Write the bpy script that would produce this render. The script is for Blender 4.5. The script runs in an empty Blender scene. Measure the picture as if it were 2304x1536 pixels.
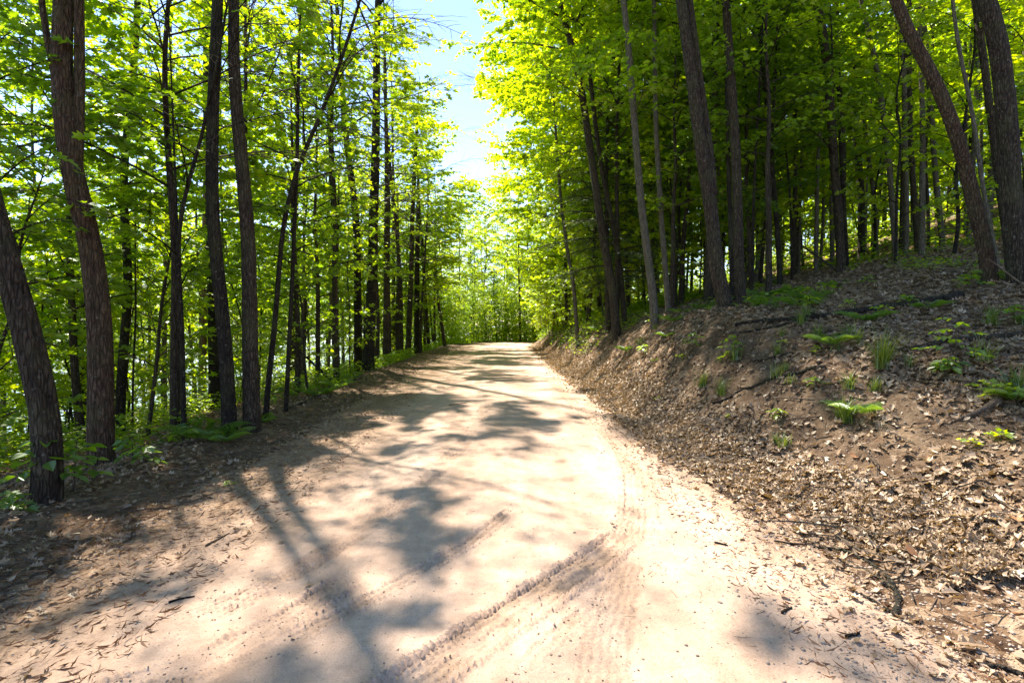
import bpy, math, random
import numpy as np
from mathutils import Vector, Matrix

# ------------------------------------------------------------------ camera, world, sun, exposure
S = bpy.context.scene
COL = S.collection
CAM_H, PITCH, F = 1.6, math.radians(1.9), 1152.0
cam_d = bpy.data.cameras.new("camera")
cam_d.lens, cam_d.sensor_width, cam_d.clip_start, cam_d.clip_end = 18.0, 36.0, 0.05, 6000
cam = bpy.data.objects.new("camera", cam_d)
COL.objects.link(cam)
cam.location = (0, 0, CAM_H)
cam.rotation_euler = (math.radians(90) - PITCH, 0, 0)
S.camera = cam

SUN_EL, SUN_AZ = math.radians(57), math.radians(-34)      # azimuth from +Y (ahead of the camera), negative = to the left
W = bpy.data.worlds.new("World")
S.world = W
W.use_nodes = True
wn = W.node_tree.nodes
wl = W.node_tree.links
wn.clear()
sky = wn.new("ShaderNodeTexSky")
sky.sky_type = 'NISHITA'
sky.sun_disc = False
sky.sun_elevation = SUN_EL
sky.sun_rotation = SUN_AZ
sky.air_density, sky.dust_density, sky.ozone_density = 1.0, 0.0, 4.0
bg = wn.new("ShaderNodeBackground")
bg.inputs[1].default_value = 0.08
wo = wn.new("ShaderNodeOutputWorld")
wl.new(sky.outputs[0], bg.inputs[0])
wl.new(bg.outputs[0], wo.inputs[0])

sd = bpy.data.lights.new("sun", 'SUN')
sd.energy, sd.angle, sd.color = 3.7, math.radians(1.1), (1.0, 0.95, 0.86)
sun = bpy.data.objects.new("sun", sd)
COL.objects.link(sun)
sv = Vector((math.sin(SUN_AZ) * math.cos(SUN_EL), math.cos(SUN_AZ) * math.cos(SUN_EL), math.sin(SUN_EL)))
sun.rotation_euler = sv.to_track_quat('Z', 'Y').to_euler()
sun.location = (-10, 20, 40)

S.view_settings.view_transform = 'Standard'
S.view_settings.look = 'None'
S.view_settings.exposure = 2.3
S.view_settings.use_white_balance = True
S.view_settings.white_balance_temperature = 7050
S.view_settings.white_balance_tint = 18
S.view_settings.gamma = 1.0
S.cycles.max_bounces = 8
S.cycles.diffuse_bounces = 5
S.cycles.glossy_bounces = 2
S.cycles.transmission_bounces = 6
S.cycles.use_denoising = True
S.cycles.sample_clamp_indirect = 6.0

rng = np.random.default_rng(7)
random.seed(7)

# ------------------------------------------------------------------ noise, terrain, projection
def _h(i, j, s):
    n = (i * 374761393 + j * 668265263 + s * 1442695041) & 0xffffffff
    n = ((n ^ (n >> 13)) * 1274126177) & 0xffffffff
    return ((n ^ (n >> 16)) & 0xffff) / 65535.0

def vnoise(x, y, s=0):
    x = np.asarray(x, float); y = np.asarray(y, float)
    i = np.floor(x).astype(np.int64); j = np.floor(y).astype(np.int64)
    fx = x - i; fy = y - j
    fx = fx * fx * (3 - 2 * fx); fy = fy * fy * (3 - 2 * fy)
    a = _h(i, j, s); b = _h(i + 1, j, s); c = _h(i, j + 1, s); d = _h(i + 1, j + 1, s)
    return (a * (1 - fx) + b * fx) * (1 - fy) + (c * (1 - fx) + d * fx) * fy

def fbm(x, y, o=4, s=0):
    t = 0; a = .5
    for k in range(o):
        t = t + a * (vnoise(x * 2 ** k, y * 2 ** k, s + k) - .5)
        a *= .5
    return t

def sst(a, b, x):
    t = np.clip((x - a) / (b - a), 0, 1)
    return t * t * (3 - 2 * t)

def road_c(y):
    y = np.asarray(y, float)
    k = np.maximum(0, y - 36)
    return -0.33 - 0.022 * y + 0.010 * np.minimum(k, 30) ** 2 + 0.6 * np.maximum(0, k - 30)

def road_z(y):
    k = np.maximum(0, np.asarray(y, float) - 40)
    return -0.5 * sst(0, 30, k) - 0.0 * k

HALF = 2.65
def terrain(x, y, detail=True):
    x = np.asarray(x, float); y = np.asarray(y, float)
    c = road_c(y)
    ur = x - (c + HALF)                      # right of the road edge
    ul = (c - HALF) - x                      # left of the road edge
    z = road_z(y) + 0 * x
    # right bank and hill
    k = sst(2.5, 10, y)
    Hb = 0.95 + 0.72 * k
    wb = 3.4 - 1.75 * k
    wob = 0.35 * fbm(x * .3 + 5, y * .45, 3, 40)
    ub = np.maximum(0, ur - .45 * sst(7, 4, y) + wob * sst(0, .8, ur)) / wb
    zr = Hb * (.45 * sst(0.0, 1.0, ub) + .55 * np.clip(ub, 0, 1.15) / 1.15) + (0.12 + .105 * sst(6, 13, y)) * np.maximum(0, ur - wb * .8) + .13 * np.maximum(0, ur - 13)
    zr = np.minimum(zr, 40 + 0 * zr)
    z = z + np.where(ur > 0, zr, 0)
    # left fall to the lake
    zl = -0.19 * np.maximum(0, ul - 1.35) ** 1.02 + 0.05 * sst(.2, .9, ul) - .05 * sst(.9, 1.5, ul)
    zl = np.maximum(zl, -5.2)
    z = z + np.where(ul > 0, zl, 0)
    if detail:
        off = sst(-.25, .5, np.maximum(ur, ul))
        z = z - 0.06 * (1 - sst(-.5, .02, np.maximum(ur, ul)))
        near = sst(60, 25, y + 0 * x)
        z = z + off * (0.10 * fbm(x * .8, y * .8, 3, 3) + 0.55 * fbm(x * .13, y * .13, 2, 9) * sst(1.5, 8, np.maximum(ur, ul)))
        rough = off * near * (0.07 * fbm(x * 3.1, y * 3.1, 4, 11) + 0.03 * fbm(x * 13, y * 13, 2, 17))
        z = z + rough
        # raw earth of the cut bank: clods and little slumps
        bank = sst(.1, .5, ur) * sst(3.4, 1.6, ur) * near
        z = z + bank * (0.26 * np.abs(fbm(x * 2.3, y * 1.5, 4, 23)) + 0.11 * np.abs(fbm(x * 6.5, y * 6.5, 3, 29)) + .04 * fbm(x * 21, y * 21, 2, 30))
    return z

CP, SP = math.cos(PITCH), math.sin(PITCH)
def ray(px, py):
    a = (px - 1152) / F; b = (768 - py) / F
    return np.array([a, CP + b * SP, -SP + b * CP])

def at(px, py, d):
    r = ray(px, py)
    return np.array([0, 0, CAM_H]) + r * (d / r[1])

def hit(px, py, dmax=70):
    r = ray(px, py); r = r / r[1]
    t = np.concatenate([np.arange(1.5, 20, .01), np.arange(20, dmax, .05)])
    X = r[0] * t; Z = CAM_H + r[2] * t
    T_ = terrain(X, t); T_ = np.where(np.abs(X - road_c(t)) < HALF - .05, np.maximum(T_, road_z(t) + .02), T_)
    g = Z - T_
    k = np.where(g < 0)[0]
    if len(k) == 0:
        return None
    d = t[k[0]]
    return np.array([r[0] * d, d, CAM_H + r[2] * d])

# ------------------------------------------------------------------ object helpers
def mesh_from(name, V, polys, mat, smooth=True, attr=None):
    """V (n,3); polys: list of int arrays (m,k), any k; attr: per-vertex float named tint"""
    me = bpy.data.meshes.new(name)
    V = np.ascontiguousarray(V, dtype=np.float32)
    me.vertices.add(len(V))
    me.vertices.foreach_set("co", V.ravel())
    polys = [np.asarray(p, dtype=np.int32) for p in polys if len(p)]
    tot = sum(p.size for p in polys); n = sum(len(p) for p in polys)
    me.loops.add(tot)
    me.loops.foreach_set("vertex_index", np.concatenate([p.ravel() for p in polys]))
    me.polygons.add(n)
    sizes = np.concatenate([np.full(len(p), p.shape[1], np.int32) for p in polys])
    starts = np.concatenate([[0], np.cumsum(sizes)[:-1]]).astype(np.int32)
    me.polygons.foreach_set("loop_start", starts)
    me.update(calc_edges=True)
    me.polygons.foreach_set("use_smooth", np.full(n, smooth, bool))
    if attr is not None:
        a = me.attributes.new("tint", 'FLOAT', 'POINT')
        a.data.foreach_set("value", np.ascontiguousarray(attr, dtype=np.float32))
    me.materials.append(mat)
    return me

def link(name, me, parent=None, loc=None):
    o = bpy.data.objects.new(name, me)
    COL.objects.link(o)
    if parent is not None:
        o.parent = parent
    if loc is not None:
        o.location = loc
    return o

def empty(name, loc, label, cat, group=None, rz=0.0):
    o = bpy.data.objects.new(name, None)
    COL.objects.link(o)
    o.empty_display_size = .3
    o.location = loc
    o.rotation_euler = (0, 0, rz)
    o["label"] = label; o["category"] = cat
    if group:
        o["group"] = group
    return o

def tag(o, label=None, cat=None, group=None, kind=None):
    for k, v in (("label", label), ("category", cat), ("group", group), ("kind", kind)):
        if v: o[k] = v
    return o

class Buf:
    def __init__(s):
        s.V = []; s.P = {}; s.A = []; s.n = 0
    def add(s, V, faces, a=0.5):
        V = np.asarray(V, float)
        for f in faces:
            f = np.asarray(f)
            if len(f): s.P.setdefault(f.shape[1], []).append(f + s.n)
        s.V.append(V); s.n += len(V)
        s.A.append(np.full(len(V), a) if np.isscalar(a) else np.asarray(a))
    def mesh(s, name, mat, smooth=True):
        V = np.concatenate(s.V)
        return mesh_from(name, V, [np.concatenate(p) for p in s.P.values()], mat, smooth, np.concatenate(s.A))

_TF = {}
def tube_faces(n, m, cap):
    k = (n, m, cap)
    if k not in _TF:
        i = np.arange(n - 1)[:, None] * m; j = np.arange(m)[None]
        a = i + j; b = i + (j + 1) % m
        q = np.stack([a, b, b + m, a + m], -1).reshape(-1, 4)
        _TF[k] = q
    return _TF[k]

def tube(P, R, m=6, ridge=None):
    """swept tube; returns V, [quads, caps]"""
    P = np.asarray(P, float); R = np.asarray(R, float); n = len(P)
    T = np.gradient(P, axis=0)
    T /= np.linalg.norm(T, axis=1)[:, None] + 1e-9
    ref = np.array([1., 0, 0]) if abs(T[0][2]) > .7 else np.array([0, 0, 1.])
    U = ref[None] - T * (T @ ref)[:, None]
    U /= np.linalg.norm(U, axis=1)[:, None] + 1e-9
    Wv = np.cross(T, U)
    a = np.arange(m) * 2 * math.pi / m
    rad = R[:, None] * np.ones(m)[None]
    if ridge is not None:
        rad = rad * ridge
    V = P[:, None] + rad[..., None] * (np.cos(a)[None, :, None] * U[:, None] + np.sin(a)[None, :, None] * Wv[:, None])
    caps = np.array([np.arange(m) + (n - 1) * m, np.arange(m)[::-1]])
    return V.reshape(-1, 3), [tube_faces(n, m, 1), caps]

# leaf templates: (verts (k,3), list of polygon index lists)
def _leaf(half, fold=.12, curl=0.0):
    L = [(-x, y) for x, y in half]; R = [(x, y) for x, y in half]
    V = [(0, 0, 0), (0, 1, -curl)] + [(x, y, fold * abs(x) - curl * (y * y)) for x, y in L] + [(x, y, fold * abs(x) - curl * y * y) for x, y in R]
    k = len(half)
    f1 = [0, 1] + [1 + k - i for i in range(k)]
    f2 = [0] + [2 + k + i for i in range(k)] + [1]
    return np.array(V, float), [f1, f2]
T_MAPLE = _leaf([(.30, .02), (.52, .30), (.24, .36), (.40, .72), (.12, .66)], .25, .12)
T_OVAL = _leaf([(.22, .25), (.25, .55)], .25, .15)
T_DIAM = _leaf([(.34, .45)], .3, .15)
T_OAK = _leaf([(.05, .06), (.22, .2), (.10, .3), (.34, .45), (.14, .55), (.30, .74), (.10, .8)], .5, .25)
T_FRONDLET = _leaf([(.07, .25), (.05, .7)], .2, .25)

def place_leaves(buf, tpl, P, D, N, size, tint, curl=None):
    """vectorised: stamp the leaf template at P, pointing along D, normal N"""
    n = len(P)
    if n == 0: return
    D = D / (np.linalg.norm(D, axis=1)[:, None] + 1e-9)
    Sx = np.cross(D, N); Sx /= np.linalg.norm(Sx, axis=1)[:, None] + 1e-9
    Nn = np.cross(Sx, D)
    tv, tf = tpl
    k = len(tv)
    lz = tv[None, :, 2]
    if curl is not None:
        lz = lz + curl[:, None] * (tv[None, :, 0] ** 2 * 2.2 + (tv[None, :, 1] - .5) ** 2 * .9)
    V = P[:, None] + size[:, None, None] * (tv[None, :, 0, None] * Sx[:, None] + tv[None, :, 1, None] * D[:, None] + lz[..., None] * Nn[:, None])
    base = (np.arange(n) * k)[:, None]
    buf.add(V.reshape(-1, 3), [base + np.array(f)[None] for f in tf], np.repeat(tint, k))

# ------------------------------------------------------------------ materials
def new_mat(name):
    m = bpy.data.materials.new(name); m.use_nodes = True
    m.node_tree.nodes.clear()
    return m, m.node_tree.nodes, m.node_tree.links

def nd(n, t, **kw):
    x = n.new(t)
    for k, v in kw.items(): setattr(x, k, v)
    return x

def ramp(n, stops):
    r = n.new("ShaderNodeValToRGB")
    e = r.color_ramp.elements
    e[0].position, e[0].color = stops[0][0], (*stops[0][1], 1)
    e[1].position, e[1].color = stops[-1][0], (*stops[-1][1], 1)
    for p, c in stops[1:-1]:
        q = e.new(p); q.color = (*c, 1)
    return r

def leaf_mat(name, dark, mid, light, trans=1.0, tm=.58, gloss=.06, jit=.25):
    m, n, l = new_mat(name)
    at_ = nd(n, "ShaderNodeAttribute", attribute_name="tint")
    oi = nd(n, "ShaderNodeObjectInfo")
    mt = nd(n, "ShaderNodeMath", operation='MULTIPLY_ADD'); mt.inputs[1].default_value = jit; 
    l.new(oi.outputs["Random"], mt.inputs[0]); l.new(at_.outputs["Fac"], mt.inputs[2])
    sb = nd(n, "ShaderNodeMath", operation='SUBTRACT'); l.new(mt.outputs[0], sb.inputs[0]); sb.inputs[1].default_value = jit / 2
    r = ramp(n, [(0, dark), (.5, mid), (1, light)])
    l.new(sb.outputs[0], r.inputs[0])
    df = nd(n, "ShaderNodeBsdfDiffuse"); l.new(r.outputs[0], df.inputs[0])
    tr = nd(n, "ShaderNodeBsdfTranslucent")
    mx = nd(n, "ShaderNodeMix", data_type='RGBA', blend_type='MULTIPLY'); mx.inputs[0].default_value = 1
    l.new(r.outputs[0], mx.inputs[6]); mx.inputs[7].default_value = (4.2 * trans, 3.3 * trans, .8 * trans, 1)
    l.new(mx.outputs[2], tr.inputs[0])
    ms = nd(n, "ShaderNodeMixShader"); ms.inputs[0].default_value = tm
    l.new(df.outputs[0], ms.inputs[1]); l.new(tr.outputs[0], ms.inputs[2])
    gl = nd(n, "ShaderNodeBsdfGlossy"); gl.inputs["Roughness"].default_value = .42; gl.inputs[0].default_value = (.8, .9, .85, 1)
    m2 = nd(n, "ShaderNodeMixShader"); m2.inputs[0].default_value = gloss
    l.new(ms.outputs[0], m2.inputs[1]); l.new(gl.outputs[0], m2.inputs[2])
    o = nd(n, "ShaderNodeOutputMaterial"); l.new(m2.outputs[0], o.inputs[0])
    return m

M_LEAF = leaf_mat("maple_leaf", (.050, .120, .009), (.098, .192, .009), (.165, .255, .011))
M_LEAFY = leaf_mat("sunlit_leaf", (.09, .18, .010), (.15, .25, .010), (.22, .30, .012), jit=.15)  # lighter, yellower copy of the maple leaf: sunlight put into the colour
M_LEAFD = leaf_mat("shade_leaf", (.040, .11, .014), (.070, .155, .014), (.11, .20, .014), trans=.85)  # darker copy of the maple leaf, shade put into its colour
M_NEEDLE = leaf_mat("hemlock_needle", (.020, .050, .012), (.035, .080, .018), (.060, .12, .02), trans=.7, tm=.25)
M_PINE = leaf_mat("pine_needle_green", (.05, .11, .02), (.08, .15, .03), (.12, .19, .04), trans=.9, tm=.35)
M_DEAD = leaf_mat("dead_leaf", (.085, .055, .032), (.25, .18, .115), (.44, .35, .25), trans=.35, tm=.15, gloss=.03, jit=.0)
M_STRAW = leaf_mat("needle_litter", (.14, .065, .03), (.25, .13, .065), (.36, .23, .13), trans=.3, tm=.1, gloss=.02, jit=.0)
M_GRASS = leaf_mat("grass_blade", (.05, .10, .014), (.085, .155, .02), (.16, .20, .045), trans=.6, tm=.35)

def bark_mat(name, cols, ridge=1.0, scale=1.0, lichen=.35):
    m, n, l = new_mat(name)
    tc = nd(n, "ShaderNodeTexCoord"); oi = nd(n, "ShaderNodeObjectInfo")
    mp = nd(n, "ShaderNodeMapping"); mp.inputs["Scale"].default_value = (21 * scale, 21 * scale, 4.5 * scale)
    ad = nd(n, "ShaderNodeVectorMath", operation='ADD')
    l.new(tc.outputs["Object"], ad.inputs[0]); l.new(oi.outputs["Random"], ad.inputs[1]); l.new(ad.outputs[0], mp.inputs[0])
    n1 = nd(n, "ShaderNodeTexNoise"); n1.inputs["Scale"].default_value = 1.6; n1.inputs["Detail"].default_value = 6; n1.inputs["Roughness"].default_value = .62
    n1.inputs["Distortion"].default_value = .35
    l.new(mp.outputs[0], n1.inputs["Vector"])
    n2 = nd(n, "ShaderNodeTexNoise"); n2.inputs["Scale"].default_value = 3.1; n2.inputs["Detail"].default_value = 5
    l.new(ad.outputs[0], n2.inputs["Vector"])
    vo = nd(n, "ShaderNodeTexVoronoi", feature='DISTANCE_TO_EDGE'); vo.inputs["Scale"].default_value = 1.5
    l.new(mp.outputs[0], vo.inputs["Vector"])
    r = ramp(n, [(.28, cols[0]), (.5, cols[1]), (.72, cols[2])]); l.new(n1.outputs[0], r.inputs[0])
    # grooves between the plates are coloured darker than the plates
    gr = ramp(n, [(0.0, (.22, .20, .18)), (.2, (1, 1, 1))]); l.new(vo.outputs["Distance"], gr.inputs[0])
    mx = nd(n, "ShaderNodeMix", data_type='RGBA', blend_type='MULTIPLY'); mx.inputs[0].default_value = .7 * ridge
    l.new(r.outputs[0], mx.inputs[6]); l.new(gr.outputs[0], mx.inputs[7])
    # lichen patches
    n3 = nd(n, "ShaderNodeTexNoise"); n3.inputs["Scale"].default_value = 22; n3.inputs["Detail"].default_value = 4; l.new(ad.outputs[0], n3.inputs["Vector"])
    lr = ramp(n, [(.63, (0, 0, 0)), (.68, (1, 1, 1))]); l.new(n3.outputs[0], lr.inputs[0])
    lm = nd(n, "ShaderNodeMath", operation='MULTIPLY'); l.new(lr.outputs[0], lm.inputs[0]); lm.inputs[1].default_value = lichen
    mx2 = nd(n, "ShaderNodeMix", data_type='RGBA'); l.new(lm.outputs[0], mx2.inputs[0])
    l.new(mx.outputs[2], mx2.inputs[6]); mx2.inputs[7].default_value = (.24, .25, .19, 1)
    # mossy tone low-frequency
    mr = ramp(n, [(.45, (0, 0, 0)), (.7, (1, 1, 1))]); l.new(n2.outputs[0], mr.inputs[0])
    mm = nd(n, "ShaderNodeMath", operation='MULTIPLY'); l.new(mr.outputs[0], mm.inputs[0]); mm.inputs[1].default_value = .35
    mx3 = nd(n, "ShaderNodeMix", data_type='RGBA'); l.new(mm.outputs[0], mx3.inputs[0])
    l.new(mx2.outputs[2], mx3.inputs[6]); mx3.inputs[7].default_value = (.085, .095, .04, 1)
    b = nd(n, "ShaderNodeBsdfPrincipled"); b.inputs["Roughness"].default_value = .88
    b.inputs["Specular IOR Level"].default_value = .25
    l.new(mx3.outputs[2], b.inputs["Base Color"])
    hs = nd(n, "ShaderNodeMath", operation='MULTIPLY_ADD'); l.new(gr.outputs[0], hs.inputs[0]); hs.inputs[1].default_value = .6; l.new(n1.outputs[0], hs.inputs[2])
    bp = nd(n, "ShaderNodeBump"); bp.inputs["Strength"].default_value = 1.0; bp.inputs["Distance"].default_value = .05 * ridge
    l.new(hs.outputs[0], bp.inputs["Height"]); l.new(bp.outputs[0], b.inputs["Normal"])
    o = nd(n, "ShaderNodeOutputMaterial"); l.new(b.outputs[0], o.inputs[0])
    return m

M_BARK = bark_mat("brown_bark", [(.022, .016, .011), (.062, .047, .033), (.125, .098, .070)])
M_BARKR = bark_mat("red_brown_bark", [(.030, .018, .011), (.090, .056, .034), (.17, .112, .072)], ridge=.9)
M_BARKG = bark_mat("grey_bark", [(.045, .038, .028), (.11, .098, .074), (.20, .18, .145)], ridge=.45, lichen=.6)
M_BARKD = bark_mat("dark_bark", [(.010, .008, .006), (.028, .022, .017), (.06, .05, .038)])
M_BARKO = bark_mat("orange_pine_bark", [(.12, .06, .035), (.26, .15, .09), (.38, .25, .16)], ridge=.8, lichen=.1)
M_TWIG = bark_mat("twig_bark", [(.04, .03, .022), (.09, .07, .05), (.16, .13, .10)], ridge=.2, scale=3)
M_DEADWOOD = bark_mat("dead_wood", [(.10, .07, .045), (.22, .16, .11), (.36, .29, .22)], ridge=.5, scale=3, lichen=.2)

def road_mat():
    m, n, l = new_mat("packed_sand")
    tc = nd(n, "ShaderNodeTexCoord")
    def noise(scale, det=5, rough=.55, vec=None):
        x = nd(n, "ShaderNodeTexNoise"); x.inputs["Scale"].default_value = scale; x.inputs["Detail"].default_value = det; x.inputs["Roughness"].default_value = rough
        l.new(vec or tc.outputs["Object"], x.inputs["Vector"]); return x
    mp = nd(n, "ShaderNodeMapping"); mp.inputs["Scale"].default_value = (1.6, .22, 1); l.new(tc.outputs["Object"], mp.inputs[0])
    n1 = noise(1.3, 6, .6, mp.outputs[0])
    r1 = ramp(n, [(.3, (.36, .258, .182)), (.5, (.44, .325, .240)), (.72, (.53, .41, .315))]); l.new(n1.outputs[0], r1.inputs[0])
    n2 = noise(9, 8, .7)
    r2 = ramp(n, [(.32, (.74, .72, .70)), (.6, (1.05, 1.04, 1.03))]); l.new(n2.outputs[0], r2.inputs[0])
    mx = nd(n, "ShaderNodeMix", data_type='RGBA', blend_type='MULTIPLY'); mx.inputs[0].default_value = .7
    l.new(r1.outputs[0], mx.inputs[6]); l.new(r2.outputs[0], mx.inputs[7])
    n3 = noise(120, 4, .7)
    r3 = ramp(n, [(.36, (.62, .58, .54)), (.5, (1, 1, 1)), (.72, (1.12, 1.1, 1.08))]); l.new(n3.outputs[0], r3.inputs[0])
    mx2 = nd(n, "ShaderNodeMix", data_type='RGBA', blend_type='MULTIPLY'); mx2.inputs[0].default_value = .65
    l.new(mx.outputs[2], mx2.inputs[6]); l.new(r3.outputs[0], mx2.inputs[7])
    # loose brown soil worked into the edges and tracks (vertex tint)
    at_ = nd(n, "ShaderNodeAttribute", attribute_name="tint")
    mx3 = nd(n, "ShaderNodeMix", data_type='RGBA'); l.new(at_.outputs["Fac"], mx3.inputs[0])
    l.new(mx2.outputs[2], mx3.inputs[6])
    n4 = noise(28, 7, .7)
    r4 = ramp(n, [(.35, (.10, .065, .038)), (.62, (.27, .19, .12))]); l.new(n4.outputs[0], r4.inputs[0])
    l.new(r4.outputs[0], mx3.inputs[7])
    b = nd(n, "ShaderNodeBsdfPrincipled"); b.inputs["Roughness"].default_value = .95; b.inputs["Specular IOR Level"].default_value = .15
    l.new(mx3.outputs[2], b.inputs["Base Color"])
    bp = nd(n, "ShaderNodeBump"); bp.inputs["Strength"].default_value = .55; bp.inputs["Distance"].default_value = .006
    l.new(n3.outputs[0], bp.inputs["Height"])
    bp2 = nd(n, "ShaderNodeBump"); bp2.inputs["Strength"].default_value = .5; bp2.inputs["Distance"].default_value = .03
    l.new(n2.outputs[0], bp2.inputs["Height"]); l.new(bp.outputs[0], bp2.inputs["Normal"])
    l.new(bp2.outputs[0], b.inputs["Normal"])
    o = nd(n, "ShaderNodeOutputMaterial"); l.new(b.outputs[0], o.inputs[0])
    return m

def ground_mat():
    m, n, l = new_mat("forest_floor")
    tc = nd(n, "ShaderNodeTexCoord")
    def noise(scale, det=5, rough=.6):
        x = nd(n, "ShaderNodeTexNoise"); x.inputs["Scale"].default_value = scale; x.inputs["Detail"].default_value = det; x.inputs["Roughness"].default_value = rough
        l.new(tc.outputs["Object"], x.inputs["Vector"]); return x
    n1 = noise(2.2, 8)
    r1 = ramp(n, [(.34, (.050, .032, .019)), (.5, (.092, .063, .038)), (.68, (.17, .125, .078))]); l.new(n1.outputs[0], r1.inputs[0])
    vo = nd(n, "ShaderNodeTexVoronoi"); vo.inputs["Scale"].default_value = 17; l.new(tc.outputs["Object"], vo.inputs["Vector"])
    hs = nd(n, "ShaderNodeSeparateColor"); l.new(vo.outputs["Color"], hs.inputs[0])
    r2 = ramp(n, [(.1, (.05, .03, .018)), (.5, (.16, .105, .062)), (.95, (.32, .24, .16))]); l.new(hs.outputs[0], r2.inputs[0])
    at_ = nd(n, "ShaderNodeAttribute", attribute_name="tint")     # 0 bare soil, 1 leaf-covered
    mx = nd(n, "ShaderNodeMix", data_type='RGBA'); l.new(at_.outputs["Fac"], mx.inputs[0])
    l.new(r1.outputs[0], mx.inputs[6]); l.new(r2.outputs[0], mx.inputs[7])
    n2 = noise(40, 5, .7)
    r3 = ramp(n, [(.35, (.6, .58, .55)), (.6, (1.1, 1.1, 1.1))]); l.new(n2.outputs[0], r3.inputs[0])
    mx2 = nd(n, "ShaderNodeMix", data_type='RGBA', blend_type='MULTIPLY'); mx2.inputs[0].default_value = .8
    l.new(mx.outputs[2], mx2.inputs[6]); l.new(r3.outputs[0], mx2.inputs[7])
    b = nd(n, "ShaderNodeBsdfPrincipled"); b.inputs["Roughness"].default_value = .95; b.inputs["Specular IOR Level"].default_value = .15
    l.new(mx2.outputs[2], b.inputs["Base Color"])
    bp = nd(n, "ShaderNodeBump"); bp.inputs["Strength"].default_value = .8; bp.inputs["Distance"].default_value = .03
    l.new(n2.outputs[0], bp.inputs["Height"]); l.new(bp.outputs[0], b.inputs["Normal"])
    o = nd(n, "ShaderNodeOutputMaterial"); l.new(b.outputs[0], o.inputs[0])
    return m

def simple_mat(name, stops, scale=20, rough=.9, bump=.01):
    m, n, l = new_mat(name)
    tc = nd(n, "ShaderNodeTexCoord")
    x = nd(n, "ShaderNodeTexNoise"); x.inputs["Scale"].default_value = scale; x.inputs["Detail"].default_value = 5
    l.new(tc.outputs["Object"], x.inputs["Vector"])
    r = ramp(n, stops); l.new(x.outputs[0], r.inputs[0])
    b = nd(n, "ShaderNodeBsdfPrincipled"); b.inputs["Roughness"].default_value = rough
    l.new(r.outputs[0], b.inputs["Base Color"])
    bp = nd(n, "ShaderNodeBump"); bp.inputs["Distance"].default_value = bump; l.new(x.outputs[0], bp.inputs["Height"]); l.new(bp.outputs[0], b.inputs["Normal"])
    o = nd(n, "ShaderNodeOutputMaterial"); l.new(b.outputs[0], o.inputs[0])
    return m

M_ROAD, M_GROUND = road_mat(), ground_mat()
M_STONE = simple_mat("pebble_stone", [(.3, (.15, .12, .09)), (.7, (.36, .30, .24))], 30)
M_HILL = simple_mat("wooded_hill", [(.35, (.030, .065, .025)), (.65, (.07, .125, .045))], .25, bump=.5)
m, n, l = new_mat("lake_water")
b = nd(n, "ShaderNodeBsdfPrincipled"); b.inputs["Base Color"].default_value = (.10, .14, .15, 1); b.inputs["Roughness"].default_value = .12
x = nd(n, "ShaderNodeTexNoise"); x.inputs["Scale"].default_value = 1.4; x.inputs["Detail"].default_value = 4
tc = nd(n, "ShaderNodeTexCoord"); l.new(tc.outputs["Object"], x.inputs["Vector"])
bp = nd(n, "ShaderNodeBump"); bp.inputs["Distance"].default_value = .05; bp.inputs["Strength"].default_value = .6
l.new(x.outputs[0], bp.inputs["Height"]); l.new(bp.outputs[0], b.inputs["Normal"])
o = nd(n, "ShaderNodeOutputMaterial"); l.new(b.outputs[0], o.inputs[0])
M_WATER = m

# ------------------------------------------------------------------ ground, road, lake, hills
def grow(a, b, d0, k):
    out = [a]; 
    while out[-1] < b: out.append(out[-1] + d0 + k * abs(out[-1] - a))
    return np.array(out)

def grid(name, xs, ys, zf, tf, mat):
    X, Y = np.meshgrid(xs, ys)
    Z = zf(X, Y)
    V = np.stack([X, Y, Z], -1).reshape(-1, 3)
    nx, ny = len(xs), len(ys)
    i = (np.arange(ny - 1)[:, None] * nx + np.arange(nx - 1)[None])
    q = np.stack([i, i + 1, i + nx + 1, i + nx], -1).reshape(-1, 4)
    return link(name, mesh_from(name, V, [q], mat, True, tf(X, Y).ravel()))

xs = np.concatenate([-grow(9, 1500, .25, .10)[::-1], np.arange(-8.9, -2.2, .06), np.arange(-2.2, 2.0, .3), np.arange(2.0, 8, .045), grow(8, 1500, .12, .06)])
ys = np.concatenate([-grow(2, 300, .4, .15)[::-1], np.arange(-1.6, 1.4, .3), np.arange(1.4, 9, .05), grow(9, 2500, .06, .014)])
def ground_t(X, Y):
    c = road_c(Y); ur = X - c - HALF; ul = c - HALF - X
    bare = sst(.5, 1.1, ur) * sst(3.0, 1.6, ur) * .8 * sst(-.05, .12, fbm(X * .9, Y * .9, 3, 61) + .05)
    return np.clip(1 - bare - .75 * sst(1.9, .2, ul) * (ul > 0), 0, 1)
g = grid("ground", xs, ys, terrain, ground_t, M_GROUND)
tag(g, "brown forest floor falling to the lake and rising over the bank", None, None, "structure")

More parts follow.
